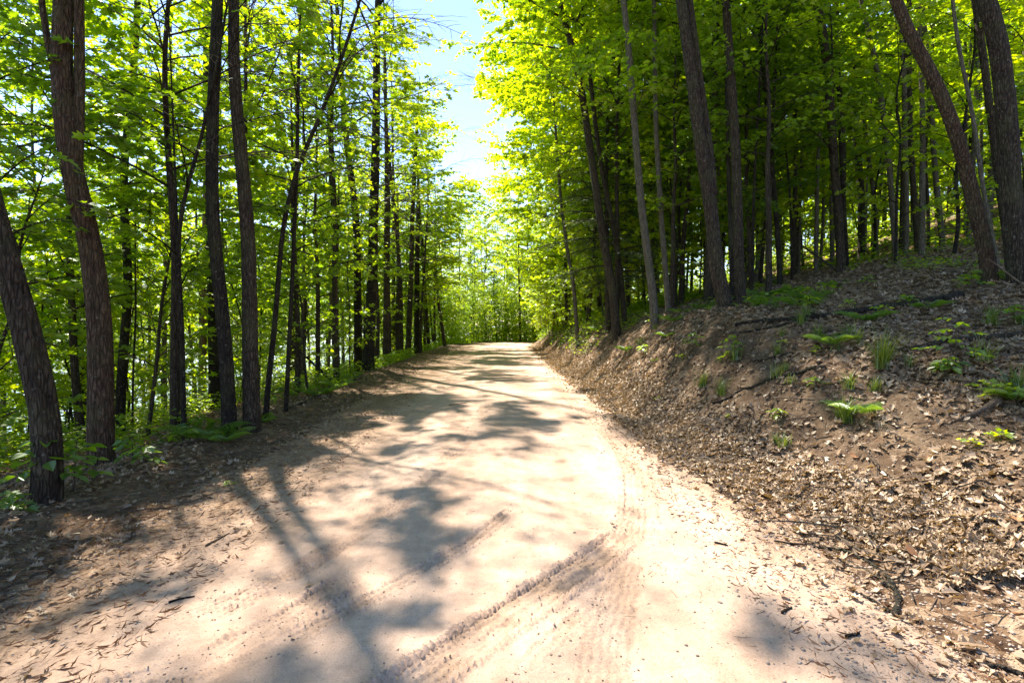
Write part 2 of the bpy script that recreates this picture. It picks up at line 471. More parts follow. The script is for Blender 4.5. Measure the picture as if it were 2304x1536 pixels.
def track_field(X, Y, pts, w, amp, seedv, grooves=3, lug=.036, lugs=True, broken=.4):
    """tyre track: pressed band with grooves along it and lug prints at its edges"""
    P = np.array(pts, float)
    # smooth polyline
    t = np.linspace(0, len(P) - 1, 60)
    Q = np.stack([np.interp(t, np.arange(len(P)), P[:, k]) for k in range(2)], -1)
    for _ in range(6): Q[1:-1] = (Q[:-2] + Q[2:] + 2 * Q[1:-1]) / 4
    sl = np.concatenate([[0], np.cumsum(np.linalg.norm(np.diff(Q, axis=0), axis=1))])
    sel = (X > Q[:, 0].min() - .4) & (X < Q[:, 0].max() + .4) & (Y > Q[:, 1].min() - .1) & (Y < Q[:, 1].max() + .1)
    x, y = X[sel], Y[sel]
    best = np.full(x.shape, 9.); tt = np.zeros_like(x); ss = np.zeros_like(x)
    for k in range(len(Q) - 1):
        a = Q[k]; d = Q[k + 1] - a; L = np.linalg.norm(d) + 1e-9; d = d / L
        u = np.clip((x - a[0]) * d[0] + (y - a[1]) * d[1], 0, L)
        v = (x - a[0]) * -d[1] + (y - a[1]) * d[0]
        dist = np.hypot(x - a[0] - d[0] * u, y - a[1] - d[1] * u)
        m_ = dist < best
        best[m_] = dist[m_]; tt[m_] = v[m_]; ss[m_] = sl[k] + u[m_]
    inside = best < w * 1.3
    mod = sst(-.22, .12, fbm(x * 2.3, y * 2.3, 3, seedv) + .5 - broken) * sst(0, .3, ss) * sst(0, .3, sl[-1] - ss)
    h = np.zeros_like(x)
    tw = tt + .006 * np.sin(ss * 40) + .01 * fbm(x * 12, y * 12, 2, seedv + 2)
    core = sst(w * .55, w * .42, np.abs(tw))
    h -= core * amp * .5
    h += core * amp * .8 * np.maximum(0, np.cos(tw / w * 2 * math.pi * grooves)) ** 2 * (.55 + .45 * np.sign(np.sin(ss / lug * 2 * math.pi + tw * 60)))
    if lugs:
        edge = sst(w * .40, w * .5, np.abs(tw)) * sst(w * .78, w * .66, np.abs(tw))
        h += edge * amp * 1.1 * (np.sin(ss / lug * 2 * math.pi + np.abs(tw) * 70) > .1)
    h += core * amp * 1.6 * np.maximum(0, fbm(x * 30, y * 30, 2, seedv + 5)) 
    out = np.zeros_like(X); out[sel] = np.where(inside, h * mod, 0)
    wt = np.zeros_like(X); wt[sel] = np.where(inside, core * mod, 0)
    return out, wt

TR = [([(-.75, 1.75), (-.34, 2.3), (.2, 2.95), (.67, 3.54), (.95, 4.0)], .21, .026, 70, 3, True, .36),
      ([(.95, 3.9), (1.12, 4.5), (1.30, 5.4), (1.42, 6.6), (1.3, 9), (1.1, 14)], .24, .014, 71, 4, True, .3),
      ([(-1.9, 2.0), (-1.46, 2.35), (-1.16, 2.75), (-.95, 3.2)], .18, .024, 72, 3, True, .4),
      ([(-1.75, 2.6), (-1.47, 3.07), (-1.12, 3.9), (-.85, 5), (-.6, 7), (-.5, 10)], .22, .028, 73, 5, False, .45),
      ([(-1.15, 2.4), (-.75, 2.95), (-.3, 3.6), (.05, 4.4)], .09, .016, 74, 1, True, .4),
      ([(.35, 1.9), (.5, 2.6), (.72, 3.25), (.98, 4.1), (1.1, 4.6)], .26, .02, 75, 6, False, .45),
      ([(-2.6, 3.4), (-2.3, 3.76), (-1.87, 4.3), (-1.5, 5.3)], .17, .014, 76, 3, False, .4),
      ([(-2.1, 6), (-2.0, 9), (-2.1, 14), (-2.3, 24), (-2.6, 34)], .3, .008, 77, 4, False, .3),
      ([(.1, 9), (.0, 14), (-.3, 24), (-.5, 34)], .3, .006, 78, 4, False, .3),
      ([(-.1, 1.7), (.05, 2.3), (.5, 2.9), (1.0, 3.4)], .08, .010, 79, 1, True, .5)]
CACHE = {}
def road_zf(X, Y):
    c = road_c(Y); u = X - c
    edge = HALF + .30 * fbm(X * .25 + 3, Y * .9, 4, 51) * 2
    z = road_z(Y) + .045 * (1 - (u / HALF) ** 2) + .03 * fbm(X * .7, Y * .35, 3, 52)
    # soft wheel paths
    z = z - .02 * (np.exp(-((u + 1.05) / .3) ** 2) + np.exp(-((u - .95) / .3) ** 2))
    rough = sst(1.7, 2.6, -u) * 1.0 + sst(1.9, 2.6, u) * .8
    z = z + (.004 + .030 * rough) * fbm(X * 9, Y * 9, 4, 53) + .010 * rough * fbm(X * 34, Y * 34, 2, 54)
    z = z + .0022 * fbm(X * 50, Y * 50, 2, 55)
    wt = np.zeros_like(X)
    for pts, w, amp, sd_, gr, lg, br in TR:
        h, q = track_field(X, Y, pts, w, amp, sd_, gr, lugs=lg, broken=br)
        z = z + h; wt = np.maximum(wt, q * ((.8 if sd_ == 70 else .4) if sd_ < 77 or sd_ > 78 else 0) * (.5 + fbm(X * 6, Y * 6, 3, 66) * 2))
    fall = sst(0, .35, np.abs(u) - edge + .1)
    z = z - .11 * fall
    left = sst(.95, 2.0, -u + 1.2 * fbm(X * 1.3, Y * .8, 4, 57)); right = sst(1.9, 2.6, u + .9 * fbm(X * 1.3, Y * 1.1, 4, 58))
    t = np.maximum(left * (.62 + 1.1 * np.clip(fbm(X * 4, Y * 2, 4, 59) + .22, 0, .55)), right * (.45 + .9 * np.clip(fbm(X * 4, Y * 4, 4, 60) + .2, 0, .5)))
    CACHE["t"] = np.clip(np.maximum(t, wt), 0, 1)
    return z
rx = np.concatenate([np.arange(-3.9, 2.9, .0125)])
ry = np.concatenate([np.arange(1.0, 1.9, .03), np.arange(1.9, 5.2, .0105), grow(5.2, 36, .011, .0062)])
# beyond the crest the road turns; the sheet is laid in road coordinates
def build_road():
    U, Y = np.meshgrid(rx + .45, ry)
    X = U + road_c(Y)
    Z = road_zf(X, Y); T = CACHE["t"]
    V = np.stack([X, Y, Z], -1).reshape(-1, 3)
    nx, ny = len(rx), len(ry)
    i = (np.arange(ny - 1)[:, None] * nx + np.arange(nx - 1)[None])
    q = np.stack([i, i + 1, i + nx + 1, i + nx], -1).reshape(-1, 4)
    polys = [q]; A = T.ravel()
    # far and near ends, coarse
    for a, b_, m_ in ((36.3, 95, 60), (-8, .99, 30)):
        u2 = np.linspace(-3.3, 3.2, 40); y2 = np.linspace(a, b_, m_)
        if a > 30: y2[0] = ry[-1] - .05
        U2, Y2 = np.meshgrid(u2, y2); X2 = U2 + road_c(Y2); Z2 = road_zf(X2, Y2) - .006; T2 = CACHE["t"].ravel()
        i = (np.arange(len(y2) - 1)[:, None] * 40 + np.arange(39)[None])
        polys.append(np.stack([i, i + 1, i + 41, i + 40], -1).reshape(-1, 4) + len(V))
        V = np.concatenate([V, np.stack([X2, Y2, Z2], -1).reshape(-1, 3)]); A = np.concatenate([A, T2])
    return link("dirt_road", mesh_from("dirt_road", V, polys, M_ROAD, True, A))
tag(build_road(), "pale sandy dirt road with tyre tracks running ahead to a crest", None, None, "structure")

V = np.array([[-2500, -300, -4.3], [-21, -300, -4.3], [-21, 2500, -4.3], [-2500, 2500, -4.3]], float)
tag(link("lake", mesh_from("lake", V, [np.array([[0, 1, 2, 3]])], M_WATER, False)), "pale bright lake below the trees on the left", None, None, "structure")
def hillf(X, Y):
    return -6 + 42 * sst(500, 900, -X) * (.6 + fbm(X * .004, Y * .004, 4, 80)) + 3 * fbm(X * .04, Y * .04, 3, 81)
hx = -np.linspace(480, 1500, 60)[::-1]; hy = np.linspace(-100, 2400, 160)
tag(grid("hills", hx, hy, hillf, lambda X, Y: X * 0, M_HILL), "low wooded hills across the lake", None, None, "structure")
# ------------------------------------------------------------------ trees
def smooth_path(P, n, it=3):
    P = np.asarray(P, float)
    s = np.concatenate([[0], np.cumsum(np.linalg.norm(np.diff(P, axis=0), axis=1))])
    t = np.linspace(0, s[-1], n)
    Q = np.stack([np.interp(t, s, P[:, k]) for k in range(3)], -1)
    for _ in range(it): Q[1:-1] = (Q[:-2] + Q[2:] + 2 * Q[1:-1]) / 4
    return Q, t

def gap_half(y): return .12 + .029 * y
def keep_clear(Pw):
    """the road corridor: open sky over the wheel way, nothing hanging low over the road"""
    x, y, z = Pw[:, 0], Pw[:, 1], Pw[:, 2]
    cx = -.15 - .088 * y + .35 * np.sin(z * .9 + y * .35) * np.clip(y / 20, .2, 1)
    wob = (vnoise(y * .55 + 3, z * .6, 91) - .5) * (.9 + .05 * y)
    a = (np.abs(x - cx) < gap_half(y) + wob) & (z > 1.9 + .285 * y) & (y < 60) & (y > 4)
    c = road_c(y)
    b_ = (np.abs(x - c) < 2.5) & (z < 3.4 + .4 * np.sin(x * 3 + y)) & (y < 46)
    cc = (np.hypot(x, y) < 2.6) & (z < 5)
    return ~(a | b_ | cc)

# where sunlight reaches the road through holes in the canopy: leaves whose shadow would land there are left out
LIT = [(1200, 1230, 140, 95), (860, 1335, 110, 55), (320, 1405, 150, 60), (480, 1365, 70, 35), (620, 1275, 55, 22), (900, 1500, 160, 70), (1040, 1180, 70, 28),
       (1110, 1095, 150, 55), (850, 1062, 120, 40), (1290, 1045, 110, 28), (1030, 960, 75, 28), (950, 988, 70, 10), (1440, 1020, 32, 14), (1300, 1115, 250, 48),
       (1560, 1200, 220, 130), (1500, 1370, 170, 190), (1780, 1250, 260, 110), (1650, 1100, 160, 42), (2060, 1180, 170, 65), (2200, 1250, 120, 45), (1250, 920, 70, 14),
       (1370, 926, 80, 9), (150, 1185, 130, 36), (700, 1155, 80, 26), (1900, 1330, 190, 60), (1200, 1400, 60, 120), (1300, 1480, 260, 60), (1560, 1500, 90, 60), (1010, 1040, 120, 26), (760, 1120, 60, 16), (1130, 1330, 50, 50), (700, 1440, 120, 40), (520, 1500, 90, 34), (1080, 1010, 90, 14), (440, 1160, 150, 34), (290, 1260, 120, 34), (600, 1070, 120, 18), (2150, 1400, 60, 40)]
def lit_at(gx, gy):
    gy_ = np.maximum(gy, 1.2); b = CAM_H / gy_
    py = 768 + F * (b * CP - SP) / (CP + b * SP); px = 1152 + F * (gx / gy_) / (CP + b * SP)
    m_ = np.zeros_like(gx)
    wx = 40 * (vnoise(px * .012, py * .02, 301) - .5); wy = 24 * (vnoise(px * .015, py * .03, 302) - .5)
    for cx_, cy_, rx_, ry_ in LIT:
        q = ((px + wx - cx_) / rx_) ** 2 + ((py + wy - cy_) / ry_) ** 2
        m_ = np.maximum(m_, sst(1.35, .75, q))
    nz = sst(-3.4, -2.4, gx) * sst(.49, .60, vnoise(gx * 1.5 + 7, gy * 1.0, 311) * .65 + vnoise(gx * 3.6, gy * 3.0, 312) * .35) * sst(3.6, 2.8, np.abs(gx + .4))
    m_ = np.maximum(m_, nz) * (gy < 12) * (gy > 1.3)
    far = sst(.47, .56, vnoise(gx * .35 + 4, gy * .75, 303) * .7 + vnoise(gx * 1.3, gy * 2.2, 304) * .3) * (gy > 10.5) * (gy < 60)
    u = np.abs(gx - road_c(gy))
    return np.maximum(m_, far * sst(4.2, 2.8, u))
def shade_keep(P, r):
    z = P[:, 2]; gx = P[:, 0] - sv.x / sv.z * z; gy = P[:, 1] - sv.y / sv.z * z
    ub_ = gx - road_c(gy) - HALF
    on_bank = (ub_ > .2) & (ub_ < 5) & (gy > 3.2) & (gy < 15)
    thin = ~on_bank & (r.random(len(z)) < np.where(P[:, 0] > 3.5, .5, .30)) & (z > 3.0 + .6 * P[:, 1]) & (P[:, 1] < 24)
    return ~((r.random(len(z)) < lit_at(gx, gy) * .97) & (z > .8)) & ~thin

def grow_crown(axis, rad, spec, r, world=None):
    """limbs along the trunk with flat sprays of leaves. returns (limb Buf, leaves list) in the axis' own frame"""
    limbs = Buf(); LP, LD, LN, LS = [], [], [], []
    s = np.concatenate([[0], np.cumsum(np.linalg.norm(np.diff(axis, axis=0), axis=1))])
    H = s[-1]
    az = r.uniform(0, 6.28)
    n = spec['n']
    f0, f1 = spec['z0'] / H, 1.0
    side = spec.get('side')
    for i in range(n):
        f = f0 + (f1 - f0) * ((i + r.uniform(0, .9)) / n) ** spec.get('pow', .9)
        f = min(f, .995)
        P0 = np.array([np.interp(f * H, s, axis[:, k]) for k in range(3)])
        az += 2.4 + r.uniform(-.5, .5)
        a = az
        if side is not None and r.random() < .6: a = side + r.normal(0, .7)
        q = (f - f0) / (1 - f0 + 1e-6)
        shape = spec.get('shape', 'oval')
        if shape == 'oval': k = math.sin(math.pi * (.22 + .74 * q)) ** .7
        elif shape == 'cone': k = 1.05 - .95 * q
        else: k = .55 + .45 * math.sin(math.pi * (.1 + .8 * q))
        L = spec['L'] * k * r.uniform(.7, 1.2)
        e0 = spec['e0'] + (spec.get('e1', 1.0) - spec['e0']) * q ** 2 + r.uniform(-.15, .15)
        m = 7
        tt = np.linspace(0, 1, m)
        el = e0 * (1 - tt) + (spec.get('et', .05)) * tt
        aa = a + np.cumsum(r.normal(0, .10, m))
        stp = L / (m - 1)
        d = np.stack([np.cos(el) * np.cos(aa), np.cos(el) * np.sin(aa), np.sin(el)], -1)
        C = P0 + np.concatenate([[np.zeros(3)], np.cumsum(d[:-1] * stp, 0)])
        R0 = max(.006, min(spec.get('rmax', .05), np.interp(f * H, s, rad) * .42, .006 + L * .0085))
        if world is not None:
            ok = keep_clear(C[-2:] + world)
            if not ok.all():
                if r.random() < .75: continue
        limbs.add(*tube(C, R0 * (1 - .85 * tt) + .0025, 5 if R0 > .02 else 3))
        nt = max(3, int(L / spec['ts']))
        for j in range(nt):
            u = (.22 if not spec.get('full') else .06) + (.80) * (j + r.uniform(0, .8)) / nt
            u = min(u, 1.0)
            B = np.array([np.interp(u, tt, C[:, k_]) for k_ in range(3)])
            da = np.interp(u, tt, aa)
            sg = 1 if (j % 2) else -1
            ta = da + sg * r.uniform(.55, 1.15) if u < .93 else da + r.uniform(-.3, .3)
            tl = (L * spec.get('tr', .38) * (1.12 - u) + .22) * r.uniform(.6, 1.2)
            te = np.interp(u, tt, el) * .4 + spec.get('te', 0) + r.normal(0, spec.get('tej', .16))
            w = np.linspace(0, 1, 4)
            td = np.stack([np.cos(te - .25 * w) * np.cos(ta + sg * -.25 * w), np.cos(te - .25 * w) * np.sin(ta + sg * -.25 * w), np.sin(te - spec.get('droop', .3) * w)], -1)
            Tp = B + np.concatenate([[np.zeros(3)], np.cumsum(td[:-1] * tl / 3, 0)])
            if spec.get('twigs', True): limbs.add(*tube(Tp, np.linspace(.0055, .002, 4), 3))
            nl = max(2, int(tl * spec['dens'] * r.uniform(.6, 1.3)))
            uu = r.uniform(.05, 1.05, nl)
            LPj = np.stack([np.interp(uu, w, Tp[:, k_]) for k_ in range(3)], -1)
            sgn = r.choice([-1., 1.], nl)
            la = ta + sgn * r.uniform(.3, 1.3, nl)
            le = r.uniform(-.55, .15, nl) + spec.get('lte', 0)
            dj = np.stack([np.cos(le) * np.cos(la), np.cos(le) * np.sin(la), np.sin(le)], -1)
            pet = r.uniform(.01, spec.get('pet', .07), nl)[:, None]
            LP.append(LPj + dj * pet); LD.append(dj)
            LN.append(np.stack([r.normal(0, spec.get('ntilt', .38), nl), r.normal(0, spec.get('ntilt', .38), nl), np.ones(nl)], -1))
            LS.append(spec['ls'] * r.uniform(.65, 1.2, nl))
    if not LP: return limbs, None
    return limbs, [np.concatenate(LP), np.concatenate(LD), np.concatenate(LN), np.concatenate(LS)]

BARKS = {'b': M_BARK, 'r': M_BARKR, 'g': M_BARKG, 'd': M_BARKD, 'o': M_BARKO}
LTPL = {'maple': T_MAPLE, 'oval': T_OVAL, 'diam': T_DIAM, 'needle': _leaf([(.07, .2), (.07, .8)], 0, .1)}

def trunk_mesh(P, R, m, seedv, knobs=0.0, flare=.6):
    H = P[-1][2] - P[0][2]
    s = np.concatenate([[0], np.cumsum(np.linalg.norm(np.diff(P, axis=0), axis=1))])
    a = np.arange(m) * 2 * math.pi / m
    r = random.Random(seedv)
    k1, ph = r.choice([6, 8, 10]), r.uniform(0, 6)
    flare = flare * (1.5 if m >= 14 else 1)
    fl = np.exp(-s / (R[0] * 2.2 + .05))
    ridge = 1 + fl[:, None] * (flare * .4 + flare * 1.3 * np.maximum(0, np.cos(k1 * a / 2 + ph))[None] ** 4 * np.exp(-s / (R[0] * 1.2 + .03))[:, None])
    if m >= 10:
        ridge = ridge + .07 * fbm(a[None] * 1.1 + ph * 3, s[:, None] * 1.3 + 7, 3, seedv % 97) * np.ones((len(s), 1))
        ridge[:, -0:] += 0
    if knobs:
        n_ = np.abs(fbm(np.cos(a)[None] * 5.5 + 20 + 0 * s[:, None], np.sin(a)[None] * 5.5 + s[:, None] * .55, 3, seedv % 89 + 3))
        ridge = ridge - knobs * (.10 - np.minimum(.10, n_)) * 4 * .5
    b_ = Buf(); b_.add(*tube(P, R, m, ridge))
    return b_

def make_tree(label, axis, R, bark, spec, leafmat, seedv, group=None, m=8, name="tree", prune=True, leaves2=None, knobs=0, cat="tree", extra=None, flare=.42, nseg=40):
    r = np.random.default_rng(seedv)
    base = np.array(axis[0])
    Q, t = smooth_path(np.array(axis) - base, nseg)
    f = t / t[-1]
    Rr = np.interp(f, [0, 1], [R[0], R[1]]) if not isinstance(R[0], np.ndarray) else np.interp(t, R[0], R[1])
    top = sst(0.75, 1.0, f); Rr = Rr * (1 - .8 * top) + .004
    o = empty(name, tuple(base), label, cat, group)
    P2 = Q.copy()
    P2 = np.concatenate([[Q[0] - np.array([0, 0, .35])], Q]); R2 = np.concatenate([[Rr[0] * 1.05], Rr])
    tb = trunk_mesh(P2, R2, m, seedv, knobs, flare)
    if extra:
        for pts, ra, rb in extra:
            E, _ = smooth_path(np.array(pts) - base, 24); tb.add(*tube(E, np.linspace(ra, rb, 24), max(6, m // 2)))
    specs = spec if isinstance(spec, list) else [spec]
    lv = Buf(); lb = Buf(); got = False
    for sp in specs:
        limbs, lf = grow_crown(Q, Rr, sp, r, base if prune else None)
        if limbs.n:
            for k, fs in limbs.P.items():
                for f_ in fs: lb.P.setdefault(k, []).append(f_ + lb.n)
            lb.V += limbs.V; lb.A += limbs.A; lb.n += limbs.n
        if extra and sp is specs[-1]:
            for pts, ra, rb in extra:
                E, _ = smooth_path(np.array(pts) - base, 24)
                l2, f2 = grow_crown(E, np.linspace(ra, rb, 24), dict(sp, z0=2.0, n=max(4, sp['n'] // 2)), r, base if prune else None)
                if f2 is not None and lf is not None: lf = [np.concatenate([u_, v_]) for u_, v_ in zip(lf, f2)]
        if lf is not None:
            P, D, N, Sz = lf
            if prune:
                k = keep_clear(P + base) & shade_keep(P + base, r); P, D, N, Sz = P[k], D[k], N[k], Sz[k]
            if len(P):
                got = True
                clump = fbm(P[:, 0] * .9 + seedv, P[:, 1] * .9 + P[:, 2] * .7, 2, 31)
                tint = np.clip(.5 + .9 * clump + r.normal(0, .16, len(P)), 0, 1)
                place_leaves(lv, LTPL[sp.get('tpl', 'oval')], P, D, N, Sz, tint)
    if lb.n:
        for k, fs in lb.P.items():
            for f_ in fs: tb.P.setdefault(k, []).append(f_ + tb.n)
        tb.V += lb.V; tb.A += lb.A; tb.n += lb.n
    link("trunk", tb.mesh("trunk", BARKS[bark]), o)
    if got: link("crown", lv.mesh("crown", leafmat, smooth=False), o)
    return o

def dup_tree(root, loc, rz, sc, label, group=None):
    c = root.copy(); COL.objects.link(c)
    c.location = loc; c.rotation_euler = (0, 0, rz); c.scale = (sc[0], sc[0], sc[1]); c["label"] = label
    if group: c["group"] = group
    for ch in root.children:
        k = ch.copy(); COL.objects.link(k); k.parent = c
    return c

# crown recipes (heights in metres along the trunk)
def TALL(z0=7.5, n=20, L=2.8, dens=17, ls=.17, **k):
    d = dict(z0=z0, n=n, L=L, e0=.75, e1=1.2, et=.15, ts=.30, dens=dens, ls=ls, tpl='diam', shape='oval', rmax=.06); d.update(k); return d
def UNDER(z0=2.2, n=22, L=2.6, dens=34, ls=.115, **k):
    d = dict(z0=z0, n=n, L=L, e0=.42, e1=1.1, et=-.08, ts=.17, dens=dens, ls=ls, tpl='maple', shape='full', tr=.42, rmax=.03); d.update(k); return d
def SPARSE(z0=2.5, n=6, L=1.5, **k):
    d = UNDER(z0, n, L, **k); return d

def hero(label, base, pts, w0, w1, bark, spec, mat=None, d=None, H=16, m=10, seedv=0, group=None, forks=None, name="tree", cat="tree", knobs=0, flare=.42, nseg=44):
    if d is None:
        h = hit(*base)
        assert h is not None, label
        d = h[1]; P0 = h
    else:
        P0 = at(base[0], base[1], d); P0[2] = float(terrain(P0[0], P0[1]))
    A = [P0]
    for i, (px, py) in enumerate(pts):
        q = at(px, py, d)
        if q[2] < P0[2] + .15: continue
        A.append(q)
    last = A[-1]; prev = A[-2]
    dirn = (last - prev) / max(1e-6, np.linalg.norm(last - prev))
    zt = P0[2] + H
    zc = last.copy(); k = 0
    while zc[2] < zt:
        dirn = dirn * .9 + np.array([0, 0, 1.]) * .1; dirn /= np.linalg.norm(dirn)
        zc = zc + dirn * 1.0; A.append(zc.copy()); k += 1
    A = np.array(A)
    A[1:-1, 1] += 0.05 * np.sin(np.arange(len(A) - 2))
    r0 = w0 / 2 / F * d * math.cos(math.atan((base[0] - 1152) / F)); r1 = w1 / 2 / F * d * math.cos(math.atan((pts[-1][0] - 1152) / F))
    s = np.concatenate([[0], np.cumsum(np.linalg.norm(np.diff(A, axis=0), axis=1))])
    s_in = s[min(len(s) - 1, len(pts))]
    if s_in >= s[-1] - .01: R = (np.array([0, s[-1]]), np.array([r0, r1]))
    else: R = (np.array([0, s_in, s[-1]]), np.array([r0, r1, r1 * .35]))
    ex = None
    if forks:
        ex = []
        for fp, fw0, fw1, topz in forks:
            E = [at(px, py, d + .02 * i) for i, (px, py) in enumerate(fp)]
            dr = E[-1] - E[-2]; dr /= np.linalg.norm(dr)
            while E[-1][2] < topz: E.append(E[-1] + dr)
            ex.append((np.array(E), fw0 / 2 / F * d, fw1 / 2 / F * d * .5))
    print("TREE d=%.1f w=%.2f x=%.1f z=%.2f %s" % (d, 2 * r0, P0[0], P0[2], label))
    return make_tree(label, A, R, bark, spec, mat or M_LEAF, seedv, group, m, name, True, None, knobs, cat, ex, flare, nseg)

# --- left side, nearest first
hero("thick leaning trunk cut by the left edge of the photo, broad-leaved seedling at its foot", (105, 1130), [(108, 1050), (100, 1000), (86, 900), (60, 750), (25, 600), (-15, 450), (-60, 300)], 74, 66, 'b',
     TALL(6.5, 12, 2.6), m=40, seedv=101, H=15, knobs=1, nseg=90)
hero("stout red-brown trunk bending left beside the road, forking near the top", (226, 1050), [(227, 900), (220, 750), (205, 600), (192, 500), (170, 400), (150, 250), (141, 120), (138, 0)], 64, 46, 'r',
     TALL(6.5, 14, 2.8), m=40, seedv=102, H=16, knobs=.6, nseg=90,
     forks=[([(172, 400), (178, 330), (180, 200), (178, 0)], 22, 14, 12), ([(140, 250), (112, 130), (98, 40), (88, -40)], 14, 9, 10)])
hero("black straight trunk half hidden behind the red-brown leaning tree", (180, 975), [(178, 900), (170, 750), (165, 600), (156, 450), (150, 250), (148, 0)], 27, 16, 'd', TALL(6, 16, 2.6), seedv=103)
hero("dark trunk with a bend high up, next to a wire-thin stem", (270, 980), [(272, 850), (280, 720), (288, 640), (284, 550), (279, 450), (286, 330), (295, 225), (303, 100), (306, 0)], 24, 14, 'd', [TALL(6, 16, 2.6), SPARSE(2.0, 4, 1.5)], seedv=104)
hero("wire-thin dark sapling stem close right of the bent dark trunk", (298, 978), [(299, 850), (302, 700), (300, 560), (306, 400)], 5, 3, 'd', UNDER(2.2, 8, 1.1, ts=.2), M_LEAFD, seedv=105, H=5.5, m=6, cat="sapling", name="sapling")
hero("slim dark understory tree whose stem splits into upward fans of branches", (415, 990), [(412, 900), (406, 795), (403, 700), (401, 620), (405, 540), (411, 490), (420, 430), (432, 370), (450, 300)], 13, 7, 'd', UNDER(2.1, 20, 2.2), seedv=106, H=6.5, m=8, flare=1.,
     forks=[([(406, 600), (398, 520), (396, 440), (392, 340)], 7, 5, 5.5)])
hero("straight orange-brown pine trunk glowing among the green, downslope", (457, 915), [(457, 800), (458, 700), (458, 600), (462, 450), (466, 300), (470, 120)], 15, 11, 'o', TALL(8, 14, 2.4), seedv=107)
hero("greyish trunk standing behind the slim fanning understory tree", (388, 885), [(388, 800), (388, 700), (386, 560), (384, 400), (383, 200), (385, 0)], 18, 14, 'b', TALL(6, 16, 2.6), seedv=108)
hero("short-looking black trunk just left behind the black swaying trunk", (484, 922), [(482, 850), (479, 750), (476, 650), (474, 500), (470, 300)], 28, 20, 'd', TALL(7, 14, 2.6), seedv=109)
hero("black swaying trunk standing at the shoulder beside the upright brown one", (517, 974), [(514, 900), (505, 795), (497, 700), (487, 600), (484, 520), (480, 400), (482, 200), (487, 0)], 34, 24, 'd', TALL(9, 26, 5.2, dens=22, e0=.4), seedv=110, H=20, m=24, knobs=.4, nseg=70)
hero("upright brown trunk at the road shoulder, tallest of the left row", (567, 968), [(563, 800), (559, 680), (556, 550), (547, 400), (538, 280), (531, 180), (526, 60), (524, 0)], 40, 23, 'b', [TALL(9, 30, 5.6, dens=24, e0=.4), SPARSE(4.4, 4, 1.6)], seedv=111, H=20, m=28, knobs=.6, nseg=80)
hero("thin dark stem leaning right just past the upright brown trunk", (598, 940), [(602, 870), (609, 795), (618, 700), (626, 620), (640, 500), (668, 390), (690, 330), (715, 270)], 13, 8, 'd', UNDER(3, 18, 2.0), seedv=112, H=8)
hero("thin straight dark stem right of the leaning one", (643, 928), [(650, 780), (656, 620), (660, 500), (668, 380), (672, 250)], 10, 7, 'd', UNDER(3, 16, 1.9), seedv=113, H=8)
hero("grey-brown trunk seen between thin stems below the shoulder", (660, 862), [(660, 780), (662, 650), (664, 500), (668, 300)], 15, 12, 'b', TALL(5, 16, 2.4), seedv=114)
hero("twin-looking dark pole left of the heavy black pair", (754, 854), [(752, 750), (750, 620), (748, 480), (742, 330), (738, 200)], 9, 7, 'd', UNDER(3.5, 20, 2.2, ls=.12), seedv=115, H=10, d=17)
hero("slim pole a hand's width right of the twin-looking dark pole", (764, 850), [(760, 750), (758, 620), (760, 480), (764, 330)], 5, 4, 'd', UNDER(3.5, 12, 1.5, ls=.12), seedv=116, H=8, d=18)
hero("left stem of the heavy black pair by the shoulder", (806, 838), [(806, 760), (804, 690), (803, 535), (796, 440), (788, 378), (778, 300), (770, 200)], 20, 13, 'd', TALL(6, 18, 2.6, ls=.14), seedv=117, d=18.6)
hero("right stem of the heavy black pair, straight up past the pale pine boughs", (827, 834), [(830, 760), (834, 690), (838, 612), (840, 475), (845, 398), (848, 200), (848, 60), (850, 0)], 27, 13, 'd', [TALL(8, 26, 4.6, dens=18, ls=.2), SPARSE(3.5, 5, 1.6)], seedv=118, H=21, d=18, m=14)
hero("narrow brown trunk with a dark foot, first of the distant left group", (903, 800), [(902, 720), (901, 650), (896, 570), (891, 495), (882, 420), (876, 358), (868, 250)], 11, 6, 'b', UNDER(4, 24, 2.4, ls=.13), seedv=119, d=26, H=15)
hero("brown trunk beside the dark-footed one, running clear to the sky gap", (918, 786), [(920, 740), (925, 612), (927, 495), (934, 358), (940, 260)], 13, 7, 'b', UNDER(5, 24, 2.2, ls=.13), seedv=120, d=27, H=14)
hero("short stout dark trunk right of the distant brown pair", (939, 778), [(938, 700), (938, 600), (940, 500)], 15, 9, 'd', UNDER(4, 22, 2.6, ls=.14), seedv=121, d=30, H=12)
hero("slender trunk tilting left where the shoulder meets the crest", (965, 776), [(961, 720), (956, 663), (950, 560)], 9, 6, 'b', UNDER(3, 20, 2.3, ls=.14), M_LEAFY, seedv=122, d=33, H=10)
hero("small tilted trunk nearest the left end of the crest", (1001, 771), [(994, 730), (987, 690), (982, 620)], 8, 5, 'b', UNDER(2.6, 20, 2.3, ls=.14), M_LEAFY, seedv=123, d=37, H=9)
hero("thin stem between the two tilted trunks near the crest", (976, 775), [(971, 735), (967, 690)], 5, 3, 'b', UNDER(3, 14, 1.6, ls=.14), seedv=124, d=36, H=8)

